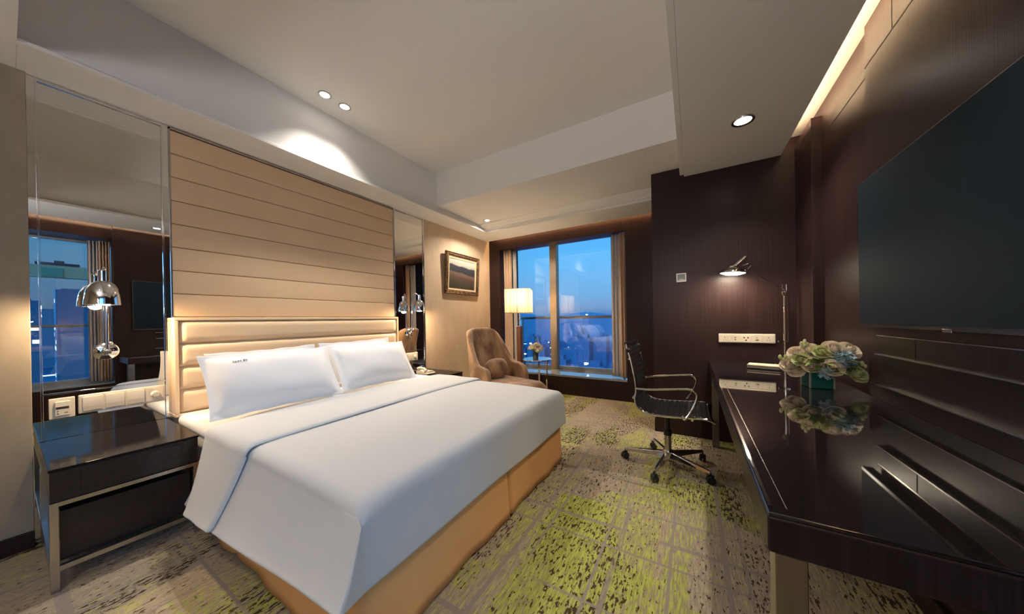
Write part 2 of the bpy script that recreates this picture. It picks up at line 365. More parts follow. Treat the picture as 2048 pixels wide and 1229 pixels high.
c = MB(); c.prism([(-.05, H0), (-.05, HT+.05), (.10, HT+.05), (.10, H0+.035), (.69, H0+.035), (.69, H0)], 'y', -2.6, 3.499); c.box(-.085, -.05, -2.6, 3.45, H0, H0+.03)
struct(c.build('x', CEIL, None, .003)).name = 'trim_12'
c = MB(); c.box(.10, .96, -2.6, 3.50, 2.735, 2.80); struct(c.build('x', CEIL)).name = 'trim_13'
c = MB(); c.box(-3.15, -.05, -2.6, .05, H0, HT+.1); 
struct(c.build('x', CEIL)).name = 'ceiling_entry'
struct(bpy.data.objects['ceiling_entry'])
# window in the right wall beside the desk (seen in the near mirror)
window('window_2', lambda u, d, z: (1.30+d, u, z), -1.8, .815, .40, 2.44, [], None)
struct(BX('trim_15', STONE, .83, 1.3, -1.8, .815, .385, .402))
area('right_slot_led', (.815, -.4, 2.66), (.90, -.4, 1.9), 2.5, 2.2, .02, (1, .58, .25))

# ------------------------------------------------------------------ downlights
def downlight(x, y, z, r, label, grp):
    t = thing('downlight', label, 'ceiling light', (x, y, z), grp)
    MB().lathe([(r*.72, z-.001), (r*.78, z-.006), (r, z-.008), (r*1.03, z-.003), (r*1.03, z+.004)], (x, y, 0), 36).build('trim_ring', BRUSH, t)
    MB().lathe([(r*.74, z-.003), (0, z-.004)], (x, y, 0), 36).build('lens', LENS, t)
    return t
dlab = ['round downlight in the raised ceiling, left one of the close pair', 'round downlight in the raised ceiling, right one of the close pair',
        'small round downlight in the corner ceiling above the armchair', 'large round downlight in the lowered soffit over the desk']
for i, (x, y, z, p, c_) in enumerate(DL):
    if i < 4: downlight(x, y, z, (.048, .048, .05, .068)[i], dlab[i], 'recessed downlights')
    else: downlight(x, y, z, .05, 'unseen round downlight added to the ceiling for fill and floor pools', 'unseen added downlights')

# ------------------------------------------------------------------ mirrors with chrome frames
def mirror(y0, y1, lab, ya, yb, split):
    t = thing('wall_mirror', lab, 'mirror', (XW, (y0+y1)/2, 0), 'tall bedside mirrors')
    BX('mirror_glass', MIRROR, XW, XW+.012, y0, y1, .0, 2.598, t)
    f = MB(); x = XW+.012
    for yy in (ya, yb): f.box(x, x+.010, yy-.004, yy+.004, .56, 2.585)
    f.box(x, x+.010, ya, yb, split-.004, split+.004); f.box(x, x+.008, ya, yb, 2.577, 2.585)
    f.build('chrome_frame', CHROME, t, .001)
    return t
mirror(.079, .606, 'tall chrome framed mirror behind the near bedside lamp, reflecting a window', .108, .574, .818)
mirror(2.455, 2.955, 'tall chrome framed mirror on the far side of the headboard, beside the picture', 2.475, 2.935, .818)

# ------------------------------------------------------------------ upholstered wall panel + headboard
t = thing('upholstered_wall_panel', 'tall tan padded wall panel with horizontal seams above the headboard', 'wall panel', (XW, 1.53, 1.25))
zt = 2.575; n = 8; hs = .1647
for k in range(n):
    a = zt-(k+1)*hs; b = zt-k*hs
    y0, y1 = .614, 2.45
    q = MB()
    prof = [(XW, a+.0012), (XW+.012, a+.0012), (XW+.018, a+.005), (XW+.020, a+.03), (XW+.020, b-.03), (XW+.018, b-.005), (XW+.012, b-.0012), (XW, b-.0012)]
    q.prism(prof, 'y', y0, y1).build('padded_strip', PADU, t)
MB().box(XW, XW+.022, .606, .613, 1.25, 2.59).box(XW, XW+.022, 2.451, 2.457, 1.25, 2.59).box(XW, XW+.022, .606, 2.457, 2.577, 2.59).build('edge_trim', BRUSH, t)
hb = thing('headboard', 'beige leather headboard with padded horizontal channels behind the pillows', 'headboard', (XW, 1.52, .56))
HX = XW+.095
f = MB(); y0, y1, z0, z1 = .600, 2.450, .56, 1.253; w = .022
f.box(XW+.001, HX, y0, y1, z0, z0+w).box(XW+.001, HX, y0, y1, z1-w, z1).box(XW+.001, HX, y0, y0+w, z0+w, z1-w).box(XW+.001, HX, y1-w, y1, z0+w, z1-w).box(XW+.001, HX-.03, y0+w, y1-w, z0+w, z1-w)
f.build('border_frame', PADH, hb, .005, 3)
za, zb = z0+w+.002, z1-w-.002; ch = (zb-za)/4
for k in range(4):
    a, b = za+k*ch, za+(k+1)*ch
    def fn(u, v, a=a, b=b):
        y = y0+w+.002+(y1-y0-2*w-.004)*u; z = a+.001+(b-a-.002)*v
        eu = min(u, 1-u)*(y1-y0)/.035; ev = min(v, 1-v)*(b-a)/.05
        bulge = (1-(1-min(1, eu))**2)**.5*(1-(1-min(1, ev))**2)**.5
        rip = .0012*sin(y*31+k)*max(0, 1-ev*1.2)
        return (HX-.028+.034*bulge+rip, y, z)
    MB().grid(fn, 90, 14).build('channel_cushion', PADH, hb, smooth=80)

# ------------------------------------------------------------------ BED
bed = thing('bed', 'king size bed base with tan skirt and white mattress under the duvet', 'bed', (-2.0, 1.52, 0))
BY0, BY1, BXh, BXf = .600, 2.450, -3.045, -.975
sk = MB()
def rnd_rect(d, n=14):
    pts = []
    # perimeter from head near, along near side to foot, along foot, back along far side
    return pts
def skirt_fn(pts):
    tot = [0]
    for a, b in zip(pts, pts[1:]): tot.append(tot[-1]+(Vector(b)-Vector(a)).length)
    def at(s):
        s *= tot[-1]
        for i in range(len(pts)-1):
            if s <= tot[i+1] or i == len(pts)-2:
                t_ = (s-tot[i])/max(1e-9, tot[i+1]-tot[i]); a, b = Vector(pts[i]), Vector(pts[i+1]); d = (b-a).normalized()
                return a+(b-a)*t_, Vector((d.y, -d.x)), s
    return at
pl = [(BXh, BY0+.01), (-2.05, BY0+.01), (-2.04, BY0+.035), (-2.03, BY0+.01), (BXf-.03, BY0+.01), (BXf-.008, BY0+.018), (BXf, BY0+.04), (BXf, 1.55), (BXf-.03, 1.565), (BXf, 1.58), (BXf, BY1-.04), (BXf-.03, BY1-.01), (BXh, BY1-.01)]
at = skirt_fn(pl)
def fn(u, v):
    p, nn, s = at(u); w_ = (1-v)**1.5
    p = p + nn*(w_*(.014+.007*sin(s*9)+.004*sin(s*23)))
    return (p.x, p.y, .012+.36*v)
sk.grid(fn, 300, 8).build('bed_skirt', SKIRT, bed, solid=.006, smooth=60)
MB().box(BXh, BXf-.03, BY0+.045, BY1-.045, .03, .34).build('bed_base', SKIRT, bed)
MB().box(BXh, BXf-.035, BY0+.012, BY1-.012, .34, .570).build('mattress', SHEET, bed, .055, 5)
MB().box(BXh, -2.20, BY0+.002, BY1-.002, .50, .592).build('fitted_sheet', SHEET, bed, .045, 5)

def prof_top(y):     # crown of the duvet
    t_ = (y-1.52)/.93
    return .600+.014*(1-t_*t_)
def duvet_section(v, zh, yl, x, lift=0):
    """v 0..1 across: near hem -> near edge -> top -> far edge -> far hem"""
    r = .055; y0 = BY0-.005-lift; y1 = BY1+.005+lift
    if v < .30:
        t_ = v/.30; zt_ = prof_top(BY0)-r+lift
        z = zh+(zt_-zh)*t_; y = yl+(y0-yl)*(t_**.8); return y, z
    if v < .40:
        a = (v-.30)/.10*pi/2; return y0+r-r*cos(a), prof_top(BY0)-r+r*sin(a)+lift
    if v < .80:
        t_ = (v-.40)/.40; y = y0+r+(y1-y0-2*r)*t_; return y, prof_top(y)+lift
    if v < .88:
        a = (v-.80)/.08*pi/2; return y1-r+r*sin(a), prof_top(BY1)-r+r*cos(a)+lift
    t_ = (v-.88)/.12; return y1+.05*t_, prof_top(BY1)-r+lift-(.28)*t_
du = MB(); NU, NV = 60, 80; XA = -2.36; XB = -.945
hz = lambda x: .24+.11*max(0, min(1, (x+1.96)/1.05))+.004*sin(x*6)
def yl(x): return .478+.006*sin(x*5+1)
G = []
r = .06
us = [i/44 for i in range(44)]+[.988, .995, 1]
for iu, u in enumerate(us):
    x = XA+(XB-r-XA)*u; row = []
    for j in range(NV+1):
        y, z = duvet_section(j/NV, hz(x), yl(x), x)
        dz = -.012*max(0, u-.75)/.25*(1 if .3 < j/NV < .9 else 0)
        fx = x
        if j/NV < .33:
            k_ = max(0, (u-.8)/.2)**1.5; fx = x + k_*(.075*min(1, (.33-j/NV)/.05)+.045*(1-min(1, j/NV/.3)))
        row.append(du.v((fx, y, z+dz+.004*sin(x*7+y*4)*(1 if .4 < j/NV < .8 else 0))))
    G.append(row)
for a, b in zip(G, G[1:]):
    for j in range(NV): du.f([a[j], b[j], b[j+1], a[j+1]])
# foot: rounded edge then hanging flap with flat front
jn = int(.335*NV); jf = int(.86*NV)
prev = G[-1]
rows = []
NF = 16
for i in range(1, NF+1):
    if i <= 6:
        a = i/6*pi/2; dx = r*sin(a); dzz = -r*(1-cos(a))
    else:
        t_ = (i-6)/(NF-6); dx = r+.012*t_; dzz = -r-.205*t_
    row = []
    for j in range(jn, jf+1):
        p = G[-1][j].co; w_ = max(0, min(1, (p.z-.50)/.05)) if i <= 6 else 1
        zz = p.z+dzz
        if i > 6: zz = (prof_top(BY0)-r-.012) - .22*(i-6)/(NF-6) + .004*sin(p.y*6)
        yy = p.y
        row.append(du.v((XB-r+dx, yy, zz if i > 6 else min(p.z, p.z+dzz))))
    rows.append(row)
pr_ = G[-1][jn:jf+1]
for row in rows:
    for k in range(len(row)-1): du.f([pr_[k], row[k], row[k+1], pr_[k+1]])
    pr_ = row
# crease: bridge the near side flap end to the first column of the foot flap
A = [G[-1][j] for j in range(jn, -1, -1)]
Bc = [rw[0] for rw in rows]
for i in range(len(A)-1):
    k0 = min(len(Bc)-1, int(i*len(Bc)/len(A))); k1 = min(len(Bc)-1, int((i+1)*len(Bc)/len(A)))
    a0, a1 = A[i], A[i+1]; b0, b1 = Bc[k0], Bc[k1]
    if i == 0: du.f([a0, a1, b0])
    if b0 is b1: du.f([a1, a0, b0]) if i else None
    else: du.f([a0, a1, b1, b0]) if i else du.f([a1, b1, b0])
# far corner bridge
A = [G[-1][j] for j in range(jf, NV+1)]; Bc = [rw[-1] for rw in rows]
for i in range(len(A)-1):
    k0 = min(len(Bc)-1, int(i*len(Bc)/len(A))); k1 = min(len(Bc)-1, int((i+1)*len(Bc)/len(A)))
    if Bc[k0] is Bc[k1]: du.f([A[i], A[i+1], Bc[k0]])
    else: du.f([A[i], A[i+1], Bc[k1], Bc[k0]])
duv = du.build('duvet', DUV, None, solid=.008, sub=1, smooth=75)
tag(duv, 'plain white duvet draped over the king bed, hanging at side and foot', 'duvet')
# turned-back band
bd = MB()
def fn(u, v):
    x = -2.40+(-1.835+2.40)*u
    y, z = duvet_section(v, .222+.03*u, .462, x, .014)
    fx = x
    if v < .3: fx = x+(.13-.19*u)*(1-v/.3)
    e = min(u, 1-u)*.565/.012
    if e < 1:
        k_ = .010*(1-e)
        z -= k_ if v > .3 else 0
        if v <= .3: y += k_
    return (fx, y, z+.002*sin(x*20+y*3))
bd.grid(fn, 26, 80).build('turned_back_band', DUV, duv, solid=.012, sub=1, smooth=75, off=0)

# pillows
def pillow(w, h, t, name, flange=.035, seed=0):
    q = MB(); rn = random.Random(seed); ph = [rn.uniform(0, 6) for _ in range(4)]
    def mk(sgn):
        def fn(u, v):
            a, b = u*2-1, v*2-1
            ex = 1-.05*(b*b)**1.0; ey = 1-.07*(a*a)
            # concave sides between the pulled corners
            x = a*w/2*(1-.045*(1-b*b)); y = b*h/2*(1-.06*(1-a*a))
            fu = max(0, 1-((abs(a))/(1-2*flange/w))**3.2) if abs(a) < 1-2*flange/w else 0
            fv = max(0, 1-((abs(b))/(1-2*flange/h))**2.6) if abs(b) < 1-2*flange/h else 0
            z = t/2*(fu*fv)**.55
            z += .004*sin(a*5+ph[0])*sin(b*4+ph[1])*(fu*fv)**.3 + .003*sin(a*11+b*7+ph[2])*(1-fu*fv)*(1 if abs(a) < .98 and abs(b) < .98 else 0)
            if abs(a) < .985 and abs(b) < .985: z = max(.003, z)
            else: z = 0
            edge = .003*sin(a*13+ph[3])*(abs(b))**8
            return (x, y+edge, sgn*z)
        return fn
    q.grid(mk(1), 44, 30); q.grid(mk(-1), 44, 30)
    return q
def place_pillow(cy, xb, tilt, w, h, t, label, seed, roll=0, yawd=0, zb=.600):
    q = pillow(w, h, t, 'pillow', seed=seed)
    # local x -> world y, local y -> up leaning toward headboard
    M = Matrix.Rotation(R(yawd), 4, 'Z') @ Matrix(((0, -sin(R(tilt)), cos(R(tilt)), 0), (1, 0, 0, 0), (0, cos(R(tilt)), sin(R(tilt)), 0), (0, 0, 0, 1))) @ Matrix.Rotation(R(roll), 4, 'Z')
    bmesh.ops.transform(q.b, matrix=M, verts=q.b.verts)
    o = q.build('pillow', SHEET, None, merge=.0005, sub=1, smooth=80)
    zc = zb+h/2*cos(R(tilt))+.012
    o.location = (xb-h/2*sin(R(tilt)), cy, zc)
    tag(o, label, 'pillow', 'white pillows against the headboard'); return o, M
pA, MA = place_pillow(1.02, -2.455, 33, .81, .465, .20, 'plump white pillow with small grey woven mark, front one on the near side', 1, yawd=-1)
pB, _ = place_pillow(1.82, -2.475, 32, .79, .455, .19, 'plain plump white pillow, front one on the far side of the bed', 2, roll=-1)
place_pillow(1.08, -2.85, 12, .74, .405, .12, 'white pillow mostly hidden behind the marked near-side pillow', 3, roll=1, zb=.600)
place_pillow(1.845, -2.85, 12, .76, .42, .12, 'white pillow mostly hidden behind the plain far-side pillow', 4, roll=1, zb=.600)
GREYT = mat('grey_thread', (.72, .70, .68), .8, var=(40, (.42, .40, .38), .4, .6))
# small grey embroidered mark (two short dashes of unreadable lettering)
q = MB()
for i, (a, b) in enumerate(((-.250, .010), (-.238, .007), (-.226, .009), (-.214, .007), (-.196, .011), (-.184, .011))):
    for sgn, yy in ((1, .128),):
        x = a; bb = (yy+b/2)/(.465/2); aa = a/.405; fu = 1-(abs(aa)/(1-.07/.8))**3.2; fv = 1-(abs(bb)/(1-.07/.465))**2.6 if abs(bb) < .83 else 0; zz = .10*max(.02, fu*fv)**.55+.001
        q.box(x, x+.008, yy, yy+b*.8, zz-.004, zz+.005)
bmesh.ops.transform(q.b, matrix=MA, verts=q.b.verts)
mk = q.build('embroidered_mark', GREYT, None); mk.parent = pA; mk['label'] = 'small grey embroidered mark'

# ------------------------------------------------------------------ NIGHTSTANDS
def nightstand(y0, y1, lab):
    t = thing('nightstand', lab, 'nightstand', (-2.8, (y0+y1)/2, 0), 'dark nightstands beside the bed')
    xb, xf = XW+.016, -2.478
    BX('glass_top', NGLOSS, xb, xf, y0, y1, .545, .557, t, .003)
    a = MB(); a.box(xb, xf-.006, y0+.004, y1-.004, .405, .544); a.build('apron', NSDK, t, .002)
    d = BX('drawer', NSDK, xf-.0055, xf-.001, y0+.085, y1-.075, .412, .528, t, .001)
    MB().box(xf-.0052, xf-.0015, y0+.085, y1-.075, .529, .534).build('drawer_gap', DARK, t)
    BX('lower_box', NSDK, xb, xf-.05, y0+.03, y1-.03, .115, .345, t, .003)
    w = .024
    for yy in (y0+.002, y1-w-.002):
        BX('leg', BRUSH, xf-w, xf, yy, yy+w, 0, .404, t, .001); BX('leg', BRUSH, xb, xb+w, yy, yy+w, 0, .404, t, .001)
    r_ = MB(); r_.box(xf-w, xf, y0+w+.002, y1-w-.002, .385, .404).build('upper_rail', BRUSH, t, .001)
    r_ = MB(); r_.box(xf-w, xf, y0+w+.002, y1-w-.002, .092, .114); r_.box(xb+w, xf-w, y0+.002, y0+w, .092, .114); r_.box(xb+w, xf-w, y1-w-.002, y1-.002, .092, .114)
    r_.build('lower_rail', BRUSH, t, .001)
    return t
nightstand(.095, .578, 'dark lacquered nightstand with metal frame, on the near side of the bed')
nightstand(2.462, 2.945, 'dark lacquered nightstand holding the telephone and alarm clock, far side of the bed')

# ------------------------------------------------------------------ bedside swing lamps
def bed_lamp(y, yd, lab):
    t = thing('wall_lamp', lab, 'wall lamp', (XW, y, 1.045), 'chrome bedside wall lamps')
    xm = XW+.013; RX = Matrix.Rotation(R(90), 4, 'Y')
    MB().lathe([(0, 0), (.052, 0), (.052, .006), (.046, .012), (.020, .018), (.014, .05), (0, .052)], (xm, y, 1.045), 36, M=RX).build('wall_plate', CHROME, t)
    xr = XW+.065
    MB().tube([(xr, y, 1.03), (xr, y, 1.33), (xr, y, 1.40)], .0075, 12).tube([(xr, y-.014, 1.045), (xr, y+.014, 1.045)], .014, 14).build('rod', CHROME, t)
    MB().ball((xr+.004, y+.012, 1.095), .011, 8).build('lower_joint', CHROME, t); MB().ball((xr, y, 1.405), .014, 8).build('upper_joint', CHROME, t)
    # gooseneck from the rod top over to the shade
    c = Vector((XW+.16, yd, 0)); P = []
    for i in range(17):
        a = pi*i/16; k_ = (1-cos(a))/2
        P.append((xr+(c.x-xr)*k_, y+(yd-y)*k_, 1.47+.085*sin(a)+(.0)*k_))
    P = [(xr, y, 1.40)]+P+[(c.x, c.y, 1.455)]
    MB().tube(P, .0055, 10).build('gooseneck', CHROME, t)
    MB().lathe([(0, 1.535), (.010, 1.535), (.017, 1.528), (.017, 1.468), (.012, 1.462)], c, 24).build('socket', CHROME, t)
    pr = [(.012, 1.468), (.030, 1.464), (.046, 1.448), (.058, 1.424), (.066, 1.392), (.0695, 1.355), (.071, 1.328), (.0675, 1.327), (.066, 1.355), (.062, 1.39), (.054, 1.42), (.042, 1.443), (.026, 1.458), (.010, 1.461)]
    MB().lathe(pr, c, 40).build('lamp_shade', CHROME, t)
    MB().ball((c.x, c.y, 1.375), .026, 10).build('bulb', BULB, t)
    point('bedside_bulb_light', (c.x, c.y, 1.338), 21.0, .03, (1, .74, .46))
    return t
bed_lamp(.327, .305, 'chrome dome wall lamp on the near mirror, lit, above the near nightstand')
bed_lamp(2.68, 2.72, 'chrome dome wall lamp on the far mirror, lit, above the far nightstand')

# switch plates on the mirror
def plates(y0, s, labs, gsock):
    x = XW+.0125
    if gsock:
        t = thing('wall_socket', labs[0], 'socket', (x, y0+.04*s, .735))
        BX('plate', PLAST, x, x+.014, y0, y0+.085*s, .675, .790, t, .003)
        BX('socket_insert', PLAST, x+.0142, x+.022, y0+.018, y0+.068, .69, .772, t, .003)
        MB().box(x+.0221, x+.0228, y0+.022, y0+.064, .730, .742).box(x+.0221, x+.0228, y0+.025, y0+.031, .702, .706).box(x+.0221, x+.0228, y0+.025, y0+.031, .716, .720).box(x+.0221, x+.0228, y0+.050, y0+.060, .706, .709).build('slots', DARK, t)
    ya = y0+.096*s; yb = ya+.345
    t = thing('light_switch_panel', labs[1], 'light switch', (x, (ya+yb)/2, .735))
    BX('plate', PLAST, x, x+.012, ya, yb, .682, .792, t, .006, 3)
    wd = (yb-ya-.016)/4
    for k in range(3):
        a = ya+.008+k*wd
        p = MB(); p.prism([(x+.0122, .694), (x+.016, .694), (x+.020, .738), (x+.017, .780), (x+.0122, .780)], 'y', a+.006, a+wd-.004); rk = p.build('rocker', PLAST, t, .0015)
        MB().box(x+.0165, x+.0186, a+.008, a+wd-.006, .697, .735).build('rocker_lower_half', PLASTD, rk)
    a = ya+.008+3*wd
    BX('dial_plate', PLAST, x+.0122, x+.015, a+.004, a+wd-.002, .694, .780, t, .001)
    MB().lathe([(0, .022), (.016, .022), (.020, .017), (.022, 0)], (x+.015, a+wd/2+.002, .737), 28, M=Matrix.Rotation(R(90), 4, 'Y')).build('dial', PLAST, t)
plates(.128, 1, ('cream socket plate on the near mirror, left of the switches', 'cream panel of three rocker switches and a dial, above the near nightstand'), True)
plates(2.46, .0, ('', 'cream panel of three rocker switches and a dial, above the far nightstand'), False)

# telephone and alarm clock
t = thing('telephone', 'cream desk telephone on the far nightstand, beside the pillows', 'telephone', (-2.80, 2.62, .557))
MB().prism([(-2.88, .558), (-2.70, .558), (-2.70, .575), (-2.88, .60)], 'y', 2.55, 2.70).build('telephone_base', PLAST, t, .006)
MB().tube([(-2.865, 2.575, .620), (-2.84, 2.575, .632), (-2.77, 2.575, .628), (-2.735, 2.575, .600)], [.022, .016, .016, .022], 12).build('handset', PLAST, t)
MB().box(-2.80, -2.72, 2.61, 2.69, .582, .592).build('keypad', PLASTD, t)
t = thing('alarm_clock', 'small round dark blue alarm clock on the far nightstand', 'clock', (-2.92, 2.72, .557))
NAVY = mat('navy_plastic', (.012, .05, .12), .25, var=(12, (.014, .06, .14), .4, .6))
MB().ball((-2.93, 2.69, .60), .042, 12, (1, 1, 1)).build('clock_body', NAVY, t)
MB().lathe([(0, 0), (.034, 0), (.036, .008), (.028, .012), (0, .012)], (-2.898, 2.672, .602), 24, M=Matrix.Rotation(R(-28), 4, 'Z')@Matrix.Rotation(R(90), 4, 'Y')).build('clock_face', TVS, t)
t = thing('charging_dock', 'low black dock on the far nightstand, behind the telephone', 'dock', (-3.0, 2.62, .557))
MB().box(-3.06, -2.94, 2.56, 2.66, .5575, .585).build('dock_base', BLKP, t, .006); MB().box(-3.05, -3.035, 2.565, 2.655, .585, .64).build('dock_back', BLKP, t, .004)

# ------------------------------------------------------------------ picture
def painting_mat():
    m = bpy.data.materials.new('landscape_painting'); m.use_nodes = True; nt = m.node_tree; n = nt.nodes; l = nt.links.new; b = n['Principled BSDF']; b.inputs['Roughness'].default_value = .45
    tc = n.new('ShaderNodeTexCoord'); s = n.new('ShaderNodeSeparateXYZ'); l(tc.outputs['Generated'], s.inputs[0])
    nz = n.new('ShaderNodeTexNoise'); nz.inputs['Scale'].default_value = 3; nz.inputs['Detail'].default_value = 6; l(tc.outputs['Generated'], nz.inputs['Vector'])
    a = n.new('ShaderNodeMath'); a.operation = 'MULTIPLY_ADD'; a.inputs[1].default_value = .12; l(nz.outputs[0], a.inputs[0]); l(s.outputs['Z'], a.inputs[2])
    y = n.new('ShaderNodeMath'); y.operation = 'MULTIPLY_ADD'; y.inputs[1].default_value = .10; l(s.outputs['Y'], y.inputs[0]); l(a.outputs[0], y.inputs[2])
    cr = n.new('ShaderNodeValToRGB'); e = cr.color_ramp; e.elements[0].position = 0; e.elements[0].color = (.03, .022, .018, 1); e.elements[1].position = 1; e.elements[1].color = (.50, .45, .36, 1)
    for p, c in ((.28, (.05, .042, .024)), (.48, (.09, .055, .035)), (.62, (.16, .10, .075)), (.66, (.035, .032, .036)), (.86, (.04, .04, .048)), (.89, (.36, .34, .28)), (.97, (.42, .40, .33))):
        q = e.elements.new(p); q.color = (*c, 1)
    l(y.outputs[0], cr.inputs[0]); l(cr.outputs[0], b.inputs['Base Color']); return m
GOLD = mat('antique_gilt', (.09, .048, .026), .35, metal=.5, var=((40, 40, 40), (.34, .20, .10), .4, .7), bump=((60, 60, 60), .6, .004))
LINER = mat('cream_liner', (.62, .50, .30), .5, var=(20, (.66, .54, .34), .4, .6))
t = thing('framed_painting', 'ornate bronze framed landscape painting of a dark hill on the beige wall', 'picture', (XW, 3.735, 1.60))
py0, py1, pz0, pz1 = 3.335, 4.135, 1.605, 2.235; tl = .035
def PX(z, d): return XW+.006+d+tl*(z-pz0)/(pz1-pz0)
q = MB(); prof = [(0, 0), (0, .030), (.010, .040), (.022, .030), (.040, .034), (.052, .022), (.062, .024), (.066, .004)]
corners = [(py0, pz0, 1, 1), (py1, pz0, -1, 1), (py1, pz1, -1, -1), (py0, pz1, 1, -1)]
rings = [[q.v((PX(cz+d*sz, h), cy+d*sy, cz+d*sz)) for d, h in prof] for cy, cz, sy, sz in corners]
for i in range(4):
    a, b = rings[i], rings[(i+1) % 4]
    for k in range(len(prof)-1): q.f([a[k], b[k], b[k+1], a[k+1]])
q.build('picture_frame', GOLD, t)
q = MB(); prof = [(.062, .008), (.064, .020), (.088, .014), (.090, .006)]
rings = [[q.v((PX(cz+d*sz, h), cy+d*sy, cz+d*sz)) for d, h in prof] for cy, cz, sy, sz in corners]
for i in range(4):
    a, b = rings[i], rings[(i+1) % 4]
    for k in range(len(prof)-1): q.f([a[k], b[k], b[k+1], a[k+1]])
q.build('inner_liner', LINER, t)
q = MB(); q.prism([(PX(pz0+.085, .0), pz0+.085), (PX(pz0+.085, .008), pz0+.085), (PX(pz1-.085, .008), pz1-.085), (PX(pz1-.085, 0), pz1-.085)], 'y', py0+.085, py1-.085); q.build('canvas', painting_mat(), t)

# ------------------------------------------------------------------ curtains
def curtain(x0, x1, y, z0, z1, waves, amp, mt, nm, lab=None, parent=None, pinch=0):
    q = MB()
    def fn(u, v):
        ph = u*waves*2*pi; a = amp*(.65+.35*v)
        xx = x0+(x1-x0)*u
        return (xx+.006*sin(ph*2+v*2), y+a*sin(ph+.5*sin(v*3)), z0+(z1-z0)*v)
    q.grid(fn, int(waves*22), 20); return q.build(nm, mt, parent, solid=.003, smooth=80)
o = thing('curtain', 'brown curtain with pale sheer lining, gathered at the left of the window', 'curtain', (-2.85, 4.68, .33))
curtain(-2.918, -2.755, 4.64, .325, 2.435, 3.2, .030, CURT, 'drape', parent=o)
curtain(-2.775, -2.700, 4.72, .325, 2.435, 2.2, .018, SHEER, 'sheer', parent=o)
o = thing('curtain', 'brown curtain with pale sheer lining, gathered at the right of the window', 'curtain', (-.9, 4.68, .33))
curtain(-.905, -.812, 4.60, .325, 2.435, 2.2, .028, CURT, 'drape', parent=o)
curtain(-1.035, -.895, 4.66, .325, 2.435, 3.0, .020, SHEER, 'sheer', parent=o)
o = thing('curtain', 'brown and grey curtain hanging in the window seen in the near mirror', 'curtain', (1.0, .7, .40))
q = MB(); q.grid(lambda u, v: (.99+.03*sin(u*4*2*pi), .70+.105*u, .42+2.0*v), 90, 12).build('drape', CURT, o, solid=.003, smooth=80)
q = MB(); q.grid(lambda u, v: (1.06+.02*sin(u*3*2*pi), .62+.09*u, .42+2.0*v), 70, 12).build('sheer', SHEER, o, solid=.003, smooth=80)

# ------------------------------------------------------------------ balcony rails + exterior
RAILM = mat('bronze_rail', (.42, .32, .20), .35, metal=.8, var=((8, 8, 8), (.36, .28, .18), .4, .6))
t = thing('balcony_rail', 'bronze balcony rail on glass outside the main window', 'railing', (-2, 5.45, 0))
BX('handrail', RAILM, -3.6, -.4, 5.40, 5.46, 1.198, 1.245, t, .010)
BX('glass_panel', PANE, -3.6, -.4, 5.44, 5.45, .25, 1.19, t)
for x in (-1.02, -3.0): BX('post', RAILM, x, x+.03, 5.43, 5.46, .1, 1.195, t)
struct(BX('trim_16', STONE, -3.7, -.3, 5.20, 5.6, .02, .12))
t = thing('balcony_rail', 'bronze balcony rail outside the window seen in the near mirror', 'railing', (1.75, 0, 0))
BX('handrail', RAILM, 1.70, 1.75, -2.6, 1.6, 1.195, 1.235, t, .008)
BX('base_curb', STONE, 1.68, 1.78, -2.6, 1.6, .1, .3, t, .008)
for y in (-.6, 1.0): BX('post', RAILM, 1.71, 1.74, y, y+.03, .3, 1.195, t)

def city_mat(name, base, lit, thr, sc):
    m = bpy.data.materials.new(name); m.use_nodes = True; nt = m.node_tree; n = nt.nodes; l = nt.links.new; b = n['Principled BSDF']
    b.inputs['Base Color'].default_value = (*base, 1); b.inputs['Roughness'].default_value = .8
    tc = n.new('ShaderNodeTexCoord'); mp = n.new('ShaderNodeMapping'); mp.inputs['Scale'].default_value = sc; l(tc.outputs['Object'], mp.inputs[0])
    v = n.new('ShaderNodeTexVoronoi'); v.distance = 'CHEBYCHEV'; v.inputs['Scale'].default_value = 1; v.inputs['Randomness'].default_value = .35; l(mp.outputs[0], v.inputs['Vector'])
    s = n.new('ShaderNodeSeparateColor'); l(v.outputs['Color'], s.inputs[0])
    g = n.new('ShaderNodeMath'); g.operation = 'GREATER_THAN'; g.inputs[1].default_value = thr; l(s.outputs[0], g.inputs[0])
    d = n.new('ShaderNodeMath'); d.operation = 'LESS_THAN'; d.inputs[1].default_value = .28; l(v.outputs['Distance'], d.inputs[0])
    p = n.new('ShaderNodeMath'); p.operation = 'MULTIPLY'; l(g.outputs[0], p.inputs[0]); l(d.outputs[0], p.inputs[1])
    p2 = n.new('ShaderNodeMath'); p2.operation = 'MULTIPLY'; p2.inputs[1].default_value = 2.2; l(p.outputs[0], p2.inputs[0])
    b.inputs['Emission Color'].default_value = (*lit, 1); l(p2.outputs[0], b.inputs['Emission Strength']); return m
CITY = city_mat('dusk_city_ground', (.022, .06, .10), (.55, .85, 1), .955, (.035, .035, .035))
TOWL = city_mat('lit_tower_facade', (.036, .085, .125), (.8, .85, .9), .72, (.22, .22, .26))
TOW = city_mat('tower_facade', (.028, .072, .115), (.9, .85, .7), .93, (.16, .16, .28))
HILL = mat('hazy_blue_hills', (.070, .13, .17), .9, spec=0, var=((.01, .01, .01), (.08, .145, .185), .3, .7))
struct(BX('ground_outside', CITY, -900, 900, -600, 900, -62, -60)).name = 'ground_outside'
q = MB(); N = 80
for i in range(N+1):
    a = -.9+2.9*i/N; pass
rr = 820
vs = []
